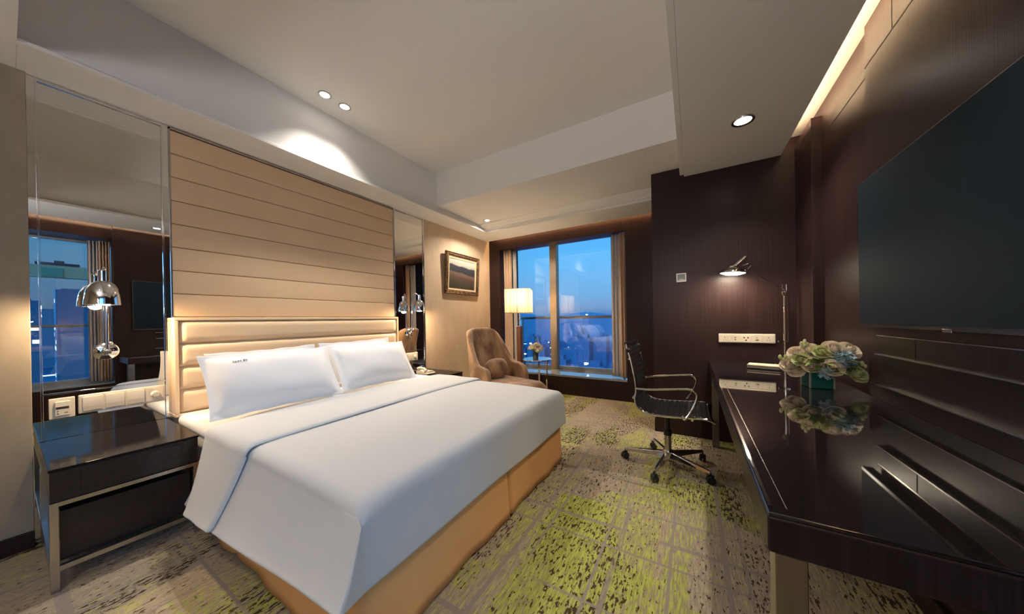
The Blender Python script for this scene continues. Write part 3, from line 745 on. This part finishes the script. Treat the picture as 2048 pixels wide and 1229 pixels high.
for i in range(N+1):
    a = -.35+3.0*i/N
    h = 2+16*(.5+.5*sin(a*5.1+1.0))*(.6+.4*sin(a*13+2)) + 5*sin(a*31)
    vs.append((q.v((rr*cos(a), rr*sin(a), -60)), q.v((rr*cos(a), rr*sin(a), 10+h)), q.v(((rr+140)*cos(a), (rr+140)*sin(a), -60))))
for a, b in zip(vs, vs[1:]): q.f([a[0], b[0], b[1], a[1]]); q.f([a[1], b[1], b[2], a[2]])
struct(q.build('hills_outside', HILL, smooth=80)).name = 'hills_outside'
rn = random.Random(11)
for i in range(26):
    d = 170+17*i; a = R(99+((i*7) % 26)*.9); w = rn.uniform(9, 15); dp = rn.uniform(8, 12); h = rn.uniform(14, 46)
    x, y = d*cos(a), d*sin(a)
    t = MB().box(x-w/2, x+w/2, y-dp/2, y+dp/2, -60, -60+h).box(x-w/4, x+w/4, y-dp/4, y+dp/4, -60+h, -57+h).build('tower_block', TOW)
    tag(t, 'hazy dark blue city block far below, beyond the main window', 'building', 'city blocks beyond the main window')
for i, (px, py, w, dp, z1, lb) in enumerate(((300, 20.5, 11, 12, 22, 'tall blue tower seen in the near mirror behind the lamp'), (330, 3.5, 16, 12, 17, 'blue tower at the left edge of the near mirror'))):
    t = MB().box(px-dp/2, px+dp/2, py-w/2, py+w/2, -60, z1).box(px-dp/4, px+dp/4, py-w/3, py+w/3, z1, z1+.8).build('tower', TOWL); tag(t, lb, 'building')
t = thing('rooftop_canopy', 'beige roof edge with a green panel, seen in the near mirror', 'roof', (12, 0, 0))
BX('roof_edge', mat('roof_edge_beige', (.34, .22, .10), .7, var=(2, (.38, .25, .12), .4, .6)), 12.0, 12.3, -4, 2.6, 2.86, 3.26, t); GREEN = mat('green_panel', (.02, .16, .08), .5, var=(3, (.02, .18, .09), .4, .6))
BX('green_panel', GREEN, 11.97, 12.0, .66, 1.06, 2.88, 3.18, t); MB().box(12.05, 12.6, .55, 1.4, 3.26, 3.36).box(12.1, 12.4, .9, 1.1, 3.36, 3.44).build('roof_plant', BLKP, t)

# ------------------------------------------------------------------ ARMCHAIR (local: faces +x)
ac = thing('armchair', 'brown velvet high-backed armchair in the corner by the window', 'armchair', (-2.04, 3.18, 0), rz=R(-15), local=True)
def shell(u, v):
    s = u*2-1; a = abs(s); sg = 1 if s >= 0 else -1
    # path: back centre -> corner -> arm front
    back_half = .34
    def top(a):
        if a < .30: return 1.085-.02*(a/.30)**3
        if a < .72:
            t_ = (a-.30)/.42; return 1.065-(1.065-.655)*(t_*t_*(3-2*t_))
        t_ = (a-.72)/.28; return .655-.03*t_-.13*t_**7
    z = .085+(top(a)-.085)*v
    hz_ = max(0, (z-.45)/.63)
    b = .355-.085*hz_-.02*max(0, (.45-z)/.4); xb = -.27-.20*hz_; rr_ = .13; xf = .13-.02*hz_
    L1 = b-rr_; L2 = rr_*pi/2; L3 = xf-(xb+rr_); T_ = L1+L2+L3; d = a*T_
    if d < L1: x, y = xb, d
    elif d < L1+L2:
        q_ = (d-L1)/rr_; x, y = xb+rr_-rr_*cos(q_), L1+rr_*sin(q_)
    else: x, y = xb+rr_+(d-L1-L2), b
    return (x, sg*y, z)
MB().grid(shell, 72, 26).build('backrest', VELV, ac, solid=.068, sub=1, smooth=80)
MB().box(-.28, .44, -.285, .285, .085, .30).build('seat_base', VELV, ac, .03, 4)
def cush(u, v):
    return None
q = MB()
def cfn(sg):
    def fn(u, v):
        x = -.27+.755*u; y = (-.285+.57*v)
        e = min(1, min(u, 1-u)/.10)*min(1, min(v, 1-v)/.12); e = (1-(1-e)**2)**.5
        return (x, y, (.375+.078*e*(1+.10*sin(pi*v)) if sg > 0 else .375-.070*e))
    return fn
q.grid(cfn(1), 40, 30); q.grid(cfn(-1), 40, 30); q.build('seat_cushion', VELV, ac, merge=.0005, smooth=80)
for sx_ in (-.20, .38):
    for sy_ in (-.24, .24): MB().lathe([(.022, .09), (.014, 0)], (sx_, sy_, 0), 14, caps=True).build('leg', WALNUT, ac)
kp = MB(); RZ = Matrix.Rotation(R(-15), 4, 'Z'); c0 = Vector((-2.04, 3.18, 0)) + RZ @ Vector((-.105, .0, .585))
Mk = Matrix.Rotation(R(-15), 4, 'Z') @ Matrix.Rotation(R(-14), 4, 'Y')
def kf(u, v):
    th = u*2*pi; ph = (v-.5)*pi; ce, se = cos(th), sin(th)
    y = .175*abs(ce)**.75*(1 if ce > 0 else -1)*abs(cos(ph))**.55; z = .125*abs(se)**.75*(1 if se > 0 else -1)*abs(cos(ph))**.55; x = .06*sin(ph)
    return Mk @ Vector((x, y, z))
kp.grid(kf, 40, 18, cu=True); k = kp.build('lumbar_cushion', VELV, None, merge=.0008, smooth=80); k.location = c0
tag(k, 'small rounded brown velvet cushion resting in the armchair', 'cushion')

# ------------------------------------------------------------------ FLOOR LAMP
lx, ly = -2.36, 4.20
t = thing('floor_lamp', 'floor lamp with glowing pleated square shade on a walnut post by the window', 'floor lamp', (lx, ly, 0))
def shade_mat():
    m = bpy.data.materials.new('pleated_shade'); m.use_nodes = True; nt = m.node_tree; n = nt.nodes; l = nt.links.new; n.clear()
    o = n.new('ShaderNodeOutputMaterial'); d = n.new('ShaderNodeBsdfDiffuse'); tr = n.new('ShaderNodeBsdfTranslucent'); mx = n.new('ShaderNodeMixShader'); mx.inputs[0].default_value = .6
    tc = n.new('ShaderNodeTexCoord'); w = n.new('ShaderNodeTexNoise'); mp = n.new('ShaderNodeMapping'); mp.inputs['Scale'].default_value = (90, 90, .3); l(tc.outputs['Object'], mp.inputs[0]); l(mp.outputs[0], w.inputs['Vector']); w.inputs['Scale'].default_value = 1
    cr = n.new('ShaderNodeValToRGB'); cr.color_ramp.elements[0].color = (.50, .36, .20, 1); cr.color_ramp.elements[1].color = (.80, .68, .48, 1); cr.color_ramp.elements[0].position = .35; cr.color_ramp.elements[1].position = .6
    l(w.outputs[0], cr.inputs[0]); l(cr.outputs[0], d.inputs[0]); l(cr.outputs[0], tr.inputs[0]); l(d.outputs[0], mx.inputs[1]); l(tr.outputs[0], mx.inputs[2]); l(mx.outputs[0], o.inputs[0]); return m
MB().box(lx-.15, lx+.15, ly-.15, ly+.15, 0, .025).build('base', WALNUT, t, .004)
MB().box(lx-.036, lx+.036, ly-.036, ly+.036, .025, 1.085).build('post', WALNUT, t, .004)
MB().box(lx-.040, lx+.040, ly-.040, ly+.040, 1.085, 1.10).tube([(lx, ly, 1.10), (lx, ly, 1.42)], .006, 10).tube([(lx+.03, ly-.03, 1.10), (lx+.03, ly-.03, 1.30)], .002, 6).build('stem', BRUSH, t)
S = .195; Q = Matrix.Translation((lx, ly, 0)) @ Matrix.Rotation(R(20), 4, 'Z')
q = MB(); q.T = Q
def sfn(u, v):
    p = u*4; k_ = int(p) % 4; f_ = p-int(p); a = S*(2*f_-1); rip = .002*sin(f_*40*pi)
    x, y = [(a, -S-rip), (S+rip, a), (-a, S+rip), (-S-rip, -a)][k_]
    return (x, y, 1.300+.375*v)
q.grid(sfn, 320, 2, cu=True).build('lamp_shade', shade_mat(), t, smooth=60)
q = MB(); q.T = Q
for z in (1.300, 1.670):
    for a, b, c_, d in ((-S, S, -S-.003, -S+.003), (-S, S, S-.003, S+.003), (-S-.003, -S+.003, -S, S), (S-.003, S+.003, -S, S)): q.box(a, b, c_, d, z, z+.006)
q.box(-S, S, -.004, .004, 1.42, 1.426).box(-.004, .004, -S, S, 1.42, 1.426)
for z in (1.42,):
    for a in (-S, S): q.box(a-.003, a+.003, -.003, .003, 1.300, 1.676).box(-.003, .003, a-.003, a+.003, 1.300, 1.676)
q.build('shade_wire', BRUSH, t)
MB().ball((lx, ly, 1.47), .035, 10).build('bulb', emis('floor_bulb', (1, .80, .55), 25), t)
point('floor_lamp_light', (lx, ly, 1.53), 11, .05, (1, .76, .48))

# ------------------------------------------------------------------ SIDE TABLE + flowers
sx_, sy_ = -2.085, 4.245
t = thing('side_table', 'small round glass side table on slim chrome legs by the window', 'side table', (sx_, sy_, 0))
TOPG = mat('mirror_blue_glass', (.62, .74, .80), .03, metal=.9, var=(3, (.60, .72, .78), .4, .6))
MB().lathe([(0, .572), (.235, .572), (.238, .578), (.235, .584), (0, .584)], (sx_, sy_, 0), 56).build('tabletop', TOPG, t)
MB().lathe([(.20, .562), (.212, .562), (.212, .571), (.20, .571)], (sx_, sy_, 0), 48).build('ring', CHROME, t)
for a in (65, 185, 305):
    x, y = sx_+.20*cos(R(a)), sy_+.20*sin(R(a))
    q = MB(); q.T = Matrix.Translation((x, y, 0)) @ Matrix.Rotation(R(a), 4, 'Z'); q.box(-.008, .008, -.012, .012, 0, .562).build('leg', CHROME, t, .001)
MB().lathe([(.195, .10), (.205, .10), (.205, .108), (.195, .108)], (sx_, sy_, 0), 48).build('lower_ring', CHROME, t)

def petalrose(q, c, r, rn, up=Vector((0, 0, 1))):
    """rose head: nested cupped petals"""
    c = Vector(c); rot = up.normalized().to_track_quat('Z', 'Y').to_matrix().to_4x4()
    q.ball(c, r*.40, 7, (1, 1, 1.2))
    for ring, (n_, rr_, top_, out) in enumerate(((2, .30, .74, -.30), (3, .46, .66, -.10), (4, .66, .50, .10), (5, .86, .28, .34), (5, 1.0, -.02, .55))):
        for k in range(n_):
            a0 = 2*pi*k/n_+ring*.9+rn.uniform(-.12, .12); wd = 2*pi/n_*1.15
            def fn(u, v):
                e = (2*u-1); a = a0+e*wd/2*(.45+.55*sin(pi*min(.5, .12+v*.5)))
                rad = r*rr_*(sin(pi*(.12+.38*min(1, v*1.3)))+out*max(0, v-.55)*1.6)
                z = r*(-.62+(top_+.62)*v - .20*e*e*v)
                return c + (rot @ Vector((rad*cos(a), rad*sin(a), z)))
            q.grid(fn, 6, 6)
def leafm(q, c, d, L_, w, rn):
    c = Vector(c); d = Vector(d).normalized(); s = d.cross(Vector((0, 0, 1))); s = s.normalized() if s.length > .1 else Vector((1, 0, 0)); n_ = s.cross(d)
    def fn(u, v):
        t_ = u; ww = w*sin(pi*min(.98, t_+.03))**.8*(v-.5)*2
        return c+d*L_*t_+s*ww+n_*(-.25*L_*t_*t_+abs(v-.5)*w*.5)
    q.grid(fn, 6, 2)
def floret(q, c, r, rn):
    up = Vector((rn.uniform(-1, 1), rn.uniform(-1, 1), rn.uniform(-.2, 1))).normalized(); M_ = up.to_track_quat('Z', 'Y').to_matrix()
    c = Vector(c); o = q.v(c)
    for k in range(4):
        a = k*pi/2
        P = [c + M_ @ Vector((r*cos(a+d)*f_, r*sin(a+d)*f_, r*.15*f_)) for d, f_ in ((-.6, .75), (0, 1.15), (.6, .75))]
        q.f([o]+[q.v(p) for p in P])
# small bouquet on the side table
rn = random.Random(5)
vx, vy = sx_-.02, sy_+.0; vz = .584
t = thing('vase', 'small dark glass vase on the round side table', 'vase', (vx, vy, vz))
MB().lathe([(0, vz+.001), (.040, vz+.001), (.044, vz+.01), (.046, vz+.095), (.042, vz+.095), (.038, vz+.02), (0, vz+.012)], (vx, vy, 0), 30).build('vase_body', VASED, t)
t = thing('flower_bouquet', 'small bunch of white flowers on the round side table', 'flowers', (vx, vy, vz+.02))
for k in range(20):
    a = k*2.4; rr_ = .112*((k+.5)/20)**.5; p = (vx+rr_*cos(a), vy+rr_*sin(a), vz+.150+.075*(1-(rr_/.112)**2)+rn.uniform(-.02, .02))
    q = MB(); petalrose(q, p, rn.uniform(.030, .039), rn, Vector((rr_*8*cos(a), rr_*8*sin(a), 1))); q.build('blossom', WHITEF if k % 4 else CREAM, t, smooth=80)
q = MB()
for k in range(34):
    a = rn.uniform(0, 2*pi); leafm(q, (vx, vy, vz+.10), (cos(a), sin(a), rn.uniform(.2, 1.3)), rn.uniform(.08, .13), .014, rn)
q.build('leaves', LEAF, t, smooth=80)
q = MB()
for k in range(10): q.tube([(vx+rn.uniform(-.03, .03), vy+rn.uniform(-.03, .03), vz+.02), (vx+rn.uniform(-.06, .06), vy+rn.uniform(-.06, .06), vz+.14)], .002, 5)
q.tube([(vx, vy, vz+.1), (vx+.01, vy, vz+.29), (vx+.012, vy, vz+.33)], .002, 5); q.ball((vx+.012, vy, vz+.29), .011, 6).ball((vx+.008, vy, vz+.27), .012, 6); q.build('stems', LEAF, t)

# ------------------------------------------------------------------ DESK
dk = thing('desk', 'long dark wood desk with glossy black glass top along the right wall', 'desk', (.47, 2.17, 0))
DX0, DX1, DY0, DY1, DZ = .135, .799, .84, 3.498, .775
MB().box(DX0, DX1, DY0, DY1, .688, DZ-.009).build('apron', WOODL, dk, .006, 3)
MB().box(DX0+.002, DX1, DY0+.002, DY1, DZ-.0088, DZ).build('desktop', GLOSS, dk, .003, 2)
MB().box(DX0+.006, DX0+.013, DY0+.03, DY1-.01, DZ+.0001, DZ+.0006).build('edge_glint', CHROME, dk)  # chrome strip added to stand in for the bevel highlight
ln = MB(); ln.box(.172, .1735, .872, 2.22, DZ+.0001, DZ+.0005).box(.172, DX1-.02, 2.22, 2.2215, DZ+.0001, DZ+.0005); ln.build('inlay_line', BRUSH, dk)
for yy in (DY0+.006, 3.30): BX('leg', DLEG, DX0+.013, DX0+.066, yy, yy+.055, 0, .6875, dk, .002)
BX('modesty_panel', WOODL, .70, .72, .90, 3.30, .25, .687, dk)
for yy in (.90, 3.25): BX('leg', DLEG, .655, .70, yy, yy+.05, 0, .6875, dk, .002)

# socket strip, reflected in the desk top
t = thing('socket_strip', 'cream strip of five power and data sockets on the dark wall above the desk', 'socket', (.424, 3.50, .988))
SX0, SX1, SZ0, SZ1 = .217, .634, .948, 1.032
BX('plate', PLAST, SX0, SX1, 3.486, 3.4995, SZ0, SZ1, t, .005, 3)
wd = (SX1-SX0-.016)/5; h = MB(); mdl = MB()
for k in range(5):
    a = SX0+.008+k*wd; cxx = a+wd/2; mdl = MB(); mdl.box(a+.002, a+wd-.002, 3.4832, 3.4858, SZ0+.008, SZ1-.012); md = mdl.build('socket_module', PLAST, t, .001)
    h = MB(); y = 3.4828; cz = (SZ0+SZ1)/2-.002
    if k in (0, 4): h.box(cxx-.002, cxx+.002, y, y+.0005, cz+.005, cz+.016).box(cxx-.014, cxx-.006, y, y+.0005, cz-.015, cz-.011).box(cxx+.006, cxx+.014, y, y+.0005, cz-.015, cz-.011)
    elif k == 1: h.box(cxx-.007, cxx+.007, y, y+.0005, cz+.006, cz+.012).box(cxx-.007, cxx+.007, y, y+.0005, cz-.013, cz-.006)
    elif k == 2:
        for dx, dz in ((-.014, .010), (.014, .010), (0, -.014)): h.lathe([(0, 0), (.0065, 0), (.0065, .0006), (0, .0006)], (cxx+dx, y, cz+dz), 14, M=Matrix.Rotation(R(-90), 4, 'X'))
    else: h.box(cxx-.005, cxx+.005, y, y+.0005, cz+.007, cz+.012).box(cxx-.016, cxx+.016, y, y+.0005, cz-.014, cz-.010).box(cxx-.006, cxx+.006, y, y+.0005, cz-.017, cz-.007)
    h.build('socket_holes', DARK, md)
# thermostat
t = thing('thermostat', 'small square grey thermostat on the dark wall', 'thermostat', (-.087, 3.5, 1.593))
TG = mat('thermostat_grey', (.48, .46, .46), .4, var=(20, (.50, .48, .48), .4, .6)); TD = mat('thermostat_display', (.10, .105, .10), .3, var=(20, (.12, .125, .11), .4, .6))
BX('housing', TG, -.131, -.043, 3.488, 3.4995, 1.549, 1.637, t, .003)
BX('display', TD, -.120, -.053, 3.4870, 3.4879, 1.566, 1.627, t); BX('button_bar', TG, -.100, -.064, 3.4862, 3.4869, 1.571, 1.577, t)

# notepad holder
t = thing('notepad', 'cream notepad lying on a dark tray on the desk below the sockets', 'notepad', (.49, 3.10, DZ+.001), rz=R(-14), local=True)
MB().box(-.105, .105, -.075, .075, .0, .008).build('tray', BLKP, t, .002); PAPER = mat('cream_paper', (.62, .52, .38), .7, var=(30, (.66, .56, .42), .4, .6))
MB().box(-.098, .098, -.068, .068, .0083, .018).build('paper_stack', PAPER, t, .001); MB().box(-.1, .1, -.07, .07, .0185, .022).build('cover', BLKP, t, .001); MB().box(-.1, .1, -.07, .07, .0222, .031).build('top_paper', PAPER, t, .001)

# ------------------------------------------------------------------ DESK LAMP
bx_, by_ = .675, 3.38
t = thing('desk_lamp', 'chrome swing-arm desk lamp, lit, behind the flowers on the desk', 'desk lamp', (bx_, by_, DZ))
MB().lathe([(0, DZ+.001), (.085, DZ+.001), (.088, DZ+.006), (.082, DZ+.014), (.03, DZ+.020), (.018, DZ+.035), (0, DZ+.036)], (bx_, by_, 0), 36).build('base', CHROME, t)
MB().tube([(bx_, by_, DZ+.02), (bx_, by_, 1.375)], .010, 12).tube([(bx_+.022, by_, .98), (bx_+.018, by_, 1.36)], .004, 8).build('pole', CHROME, t)
MB().box(bx_-.045, bx_+.03, by_-.008, by_+.008, .968, .982).lathe([(0, 1.36), (.014, 1.36), (.030, 1.392), (.026, 1.398), (0, 1.40)], (bx_, by_, 0), 24).tube([(bx_-.014, by_, 1.39), (bx_-.012, by_, 1.46)], .003, 6).tube([(bx_+.014, by_, 1.39), (bx_+.012, by_, 1.46)], .003, 6).build('joint', CHROME, t)
hx, hy, hz_ = .315, 3.30, 1.575
MB().tube([(bx_, by_, 1.41), (hx+.11, hy+.02, 1.605)], .0045, 10).build('arm', CHROME, t)
MB().tube([(hx+.11, hy+.02, 1.605), (hx+.13, hy+.02, 1.63), (hx+.11, hy+.01, 1.65), (hx+.07, hy, 1.635)], .004, 8).build('swivel', CHROME, t)
ax = (Vector((hx, hy, hz_))-Vector((hx+.10, hy, 1.70))).normalized()
tilt = Matrix.Rotation(R(4), 4, 'Y')
MB().lathe([(.098, 0), (.100, .004), (.092, .024), (.062, .044), (.030, .052), (.028, .064), (0, .066)], (hx, hy, hz_), 36, M=tilt).build('lamp_shade', CHROME, t)
MB().tube([(hx+.01, hy, hz_+.05), (hx+.095, hy, hz_+.135)], [.026, .020], 16).build('lamp_handle', CHROME, t)
MB().lathe([(.0, -.016), (.055, -.011), (.090, .003), (.084, .012), (0, .012)], (hx, hy, hz_), 32, M=tilt).build('bulb', BULBD, t)
spot('desk_lamp_light', (hx, hy, hz_-.03), (hx, hy, 0), 3, 165, .5, (1, .84, .62), .05)

# ------------------------------------------------------------------ VASE + ROSES ON THE DESK
vx, vy, vz = .625, 2.43, DZ
t = thing('vase', 'square teal glass vase on the black desk', 'vase', (vx, vy, vz), rz=R(8), local=True)
q = MB(); s = .052
q.box(-s, s, -s, s, .0012, .112); q.build('vase_body', VASEG, t, .004, 3)
EDG = mat('clear_glass_edge', (.45, .50, .42), .08, metal=.4, var=(10, (.50, .52, .42), .4, .6))
q = MB()
for a, b in ((-s, -s), (s, -s), (s, s), (-s, s)): q.box(a-.004, a+.004, b-.004, b+.004, .0015, .118)
q.build('glass_corners', EDG, t, .001)
t = thing('flower_bouquet', 'cream roses and blue hydrangea in the square vase on the desk', 'flowers', (vx, vy, vz+.1))
rn = random.Random(3)
# offsets (along picture right, up, towards camera) mapped to world: right ~ +x, depth ~ +y
RP = [(-.150, .115, -.02, .036, 'c'), (-.115, .185, .0, .034, 'c'), (-.055, .205, .0, .036, 'c'), (.055, .215, -.01, .042, 'c'), (.120, .210, .01, .042, 'c'),
      (-.045, .125, -.06, .036, 'c'), (.045, .118, -.07, .038, 'c'), (.150, .085, -.01, .040, 'l'), (-.120, .085, -.03, .034, 'c'), (-.095, .150, -.04, .032, 'l'),
      (.0, .185, .05, .036, 'c'), (.09, .15, .06, .036, 'c'), (-.06, .14, .07, .036, 'c'), (0, .20, -.03, .032, 'l')]
rx, ry = Vector((.86, -.16)), Vector((.25, .97))
for a, b, d, r_, k in RP:
    x, y = vx+.02+a*.92+d*.2, vy+d*.95-a*.12; p = (x, y, vz+b+.012)
    q = MB(); petalrose(q, p, r_, rn, Vector((a*3.5, d*6-.9, .75))); q.build('rose', CREAM if k == 'c' else LIME, t, smooth=80)
for (a, b, d, r_, n_) in ((.005, .075, -.055, .040, 90), (.085, .145, -.02, .055, 130), (.06, .17, .02, .05, 90), (-.02, .165, .03, .045, 80), (.115, .12, .02, .04, 60)):
    q = MB(); c_ = Vector((vx+.02+a*.92, vy+d*.95-a*.12, vz+b+.025))
    for k in range(n_):
        dd = Vector((rn.gauss(0, 1), rn.gauss(0, 1), rn.gauss(0, 1))).normalized(); floret(q, c_+dd*r_*rn.uniform(.75, 1), .011, rn)
    q.ball(c_, r_*.7, 8); q.build('hydrangea', BLUEF, t, smooth=60)
q = MB()
for k in range(70):
    a = rn.uniform(0, 2*pi); leafm(q, (vx+.02+.05*cos(a), vy+.05*sin(a), vz+rn.uniform(.10, .17)), (cos(a)*1.2, sin(a), rn.uniform(-.1, .9)), rn.uniform(.06, .11), .014, rn)
q.build('leaves', LEAF, t, smooth=80)
q = MB()
for (a, b, d) in ((-.075, .265, 0), (-.088, .25, .01), (-.195, .165, 0), (.17, .15, 0), (-.17, .17, -.01)):
    p1 = Vector((vx+.02+a*.92, vy+d-a*.12, vz+b)); p0 = Vector((vx+.02+a*.5, vy, vz+.12)); q.tube([p0, (p0+p1)/2+Vector((0, 0, .01)), p1], .002, 5); q.ball(p1, .009, 6, (1, 1, 1.7)); q.ball(p1+Vector((.012, 0, -.014)), .007, 6, (1, 1, 1.6))
q.build('buds', LIME, t)

# ------------------------------------------------------------------ TELEVISION + media panel
t = thing('television', 'large wall-mounted flat television, switched off, above the desk', 'television', (.80, 1.615, 1.14))
TY0, TY1, TZ0, TZ1 = .975, 2.262, 1.135, 1.862
BX('housing', TVB, .744, .785, TY0, TY1, TZ0, TZ1, t, .003); BX('screen', TVS, .7425, .7438, TY0+.006, TY1-.006, TZ0+.018, TZ1-.006, t)
BX('wall_mount', BLKP, .785, .7995, 1.35, 1.85, 1.3, 1.7, t); BX('badge', BRUSH, .7405, .7424, 1.610, 1.655, TZ0-.004, TZ0+.008, t, .001)
t = thing('media_panel', 'dark wood shelf unit with thin metal edges below the television', 'wall shelf', (.79, 1.5, .84))
MY0, MY1 = 1.19, 2.18
BX('upper_board', WOODL, .782, .7995, MY0, MY1, 1.000, 1.090, t); BX('lower_board', WOODL, .786, .7995, MY0, MY1+.02, .776, .848, t)
BX('niche_back', WOODL, .796, .7998, MY0, MY1, .848, 1.0, t)
for z_, xx in ((1.090, .781), (.9985, .774), (.848, .776)): BX('metal_edge', BRUSH, xx, .7995, MY0, MY1+.02, z_, z_+.004, t)
MB().box(.7805, .7819, 1.9, 1.902, 1.0, 1.09).build('board_joint', DARK, t)

# ------------------------------------------------------------------ OFFICE CHAIR (local: faces +x)
oc = thing('office_chair', 'black ribbed leather swivel chair with chrome frame at the desk', 'office chair', (-.18, 2.73, 0), rz=R(0), local=True)
prof = [(-.262, .995), (-.252, .955), (-.232, .88), (-.212, .78), (-.200, .70), (-.196, .63), (-.205, .575), (-.195, .525), (-.160, .487), (-.105, .468), (0, .466), (.12, .474), (.23, .482), (.285, .476), (.310, .462)]
def cat(pts, n):
    out = []
    for i in range(len(pts)-1):
        p0, p1, p2, p3 = [Vector(pts[max(0, min(len(pts)-1, i+k))]) for k in (-1, 0, 1, 2)]
        for j in range(n):
            t_ = j/n; out.append(.5*((2*p1)+(-p0+p2)*t_+(2*p0-5*p1+4*p2-p3)*t_*t_+(-p0+3*p1-3*p2+p3)*t_**3))
    out.append(Vector(pts[-1])); return out
cp = cat(prof, 10)
# resample by length
ds = [0]
for a, b in zip(cp, cp[1:]): ds.append(ds[-1]+(b-a).length)
def along(s):
    s *= ds[-1]
    for i in range(len(ds)-1):
        if s <= ds[i+1]: return cp[i].lerp(cp[i+1], (s-ds[i])/max(1e-9, ds[i+1]-ds[i]))
    return cp[-1]
HWc = .235
def sling(u, v):
    p = along(u); q_ = along(min(1, u+.002)); tdir = (q_-along(max(0, u-.002))).normalized(); nn = Vector((-tdir.y, tdir.x))
    if nn.y < 0 and u > .5: nn = -nn
    rib = abs(sin(u*pi*26))**.45*.007
    sag = .018*(1-(2*v-1)**2)
    off_ = nn*(rib-sag) if u > .45 else Vector((tdir.y, -tdir.x))*(0)+Vector((rib-sag, 0))
    return (p.x+off_.x, (2*v-1)*HWc, p.y+off_.y)
MB().grid(sling, 312, 10).build('seat', BLK, oc, solid=.006, smooth=60)
for sg in (-1, 1):
    q = MB(); P = [(p.x, sg*(HWc+.012), p.y) for p in (along(i/60) for i in range(61))]; q.tube(P, .0085, 10, flat=1.0); q.build('side_rail', CHROME, oc)
    A = cat([(-.196, .655), (-.05, .672), (.10, .690), (.165, .693), (.197, .672), (.200, .63), (.175, .56), (.140, .495), (.118, .466)], 6)
    q = MB(); q.tube([(p.x, sg*(HWc+.012+.055*min(1, i/4, (len(A)-1-i)/4)), p.y) for i, p in enumerate(A)], .0085, 10); q.build('armrest', CHROME, oc)
q = MB()
for u in (.12, .42, .62, .86):
    p = along(u); q.tube([(p.x-(.012 if u < .45 else 0), -HWc-.012, p.y-(.014 if u > .45 else 0)), (p.x-(.012 if u < .45 else 0), HWc+.012, p.y-(.014 if u > .45 else 0))], .008, 8)
q.build('cross_bar', CHROME, oc)
p = along(0.0); MB().tube([(p.x, -HWc-.01, p.y), (p.x-.006, 0, p.y-.004), (p.x, HWc+.01, p.y)], .015, 12).build('top_roll', BLK, oc)
q = MB(); q.ball((-.252, -HWc-.022, .945), .018, 8).ball((-.25, HWc+.022, .945), .018, 8).build('rail_cap', BLKP, oc)
MB().box(-.10, .12, -.07, .07, .405, .448).tube([(.02, .07, .42), (.04, .22, .415), (.09, .27, .405)], .006, 8).build('tilt_mechanism', BLKP, oc, .008)
q = MB(); q.tube([(0, 0, .105), (0, 0, .25)], .026, 20); q.build('gas_column', BRUSH, oc); MB().tube([(0, 0, .25), (0, 0, .41)], .018, 20).tube([(0, 0, .25), (0, 0, .29)], .030, 20).build('column_sleeve', BLKP, oc)
MB().lathe([(0, .07), (.038, .07), (.040, .12), (.032, .132), (0, .132)], (0, 0, 0), 28).build('hub', CHROME, oc)
for k in range(5):
    a = R(187+72*k-1); q = MB(); q.T = Matrix.Rotation(a, 4, 'Z'); rl = .325
    V = []
    for x, hw, z0_, z1_ in ((.03, .024, .072, .120), (rl*.6, .019, .074, .106), (rl, .013, .076, .094)):
        V.append([q.v((x, -hw, z0_)), q.v((x, hw, z0_)), q.v((x, hw*.6, z1_)), q.v((x, -hw*.6, z1_))])
    for A_, B_ in zip(V, V[1:]):
        for j in range(4): q.f([A_[j], A_[(j+1) % 4], B_[(j+1) % 4], B_[j]])
    q.f(V[0][::-1]); q.f(V[-1]); lg = q.build('base_leg', CHROME, oc, .003)
    q = MB(); q.T = Matrix.Rotation(a, 4, 'Z') @ Matrix.Translation((rl, 0, 0)) @ Matrix.Rotation(R(40), 4, 'Z'); RXm = Matrix.Rotation(R(90), 4, 'X')
    for yy in (-.022, .006): q.lathe([(0, -.008), (.024, -.008), (.029, -.004), (.029, .004), (.024, .008), (0, .008)], (0, yy+.008, .0305), 20, M=RXm)
    q.box(-.020, .020, -.006, .006, .03, .066).tube([(0, 0, .05), (0, 0, .082)], .006, 8).build('castor', BLKP, oc)

# ------------------------------------------------------------------ added torchiere, unseen behind the camera, to house the fill light
t = thing('added_torchiere', 'metal torchiere added unseen behind the camera to hold the fill light', 'floor lamp', (-.3, -1.4, 0))
MB().lathe([(0, .001), (.15, .001), (.15, .012), (.03, .022), (0, .022)], (-.3, -1.4, 0), 32).build('base', BRUSH, t)
MB().tube([(-.3, -1.4, .02), (-.3, -1.4, 1.70)], .014, 14).build('pole', BRUSH, t)
MB().lathe([(.02, 1.69), (.20, 1.72), (.33, 1.79), (.38, 1.84), (.375, 1.845), (.32, 1.80), (.19, 1.735), (0, 1.72)], (-.3, -1.4, 0), 40).build('bowl', BRUSH, t)
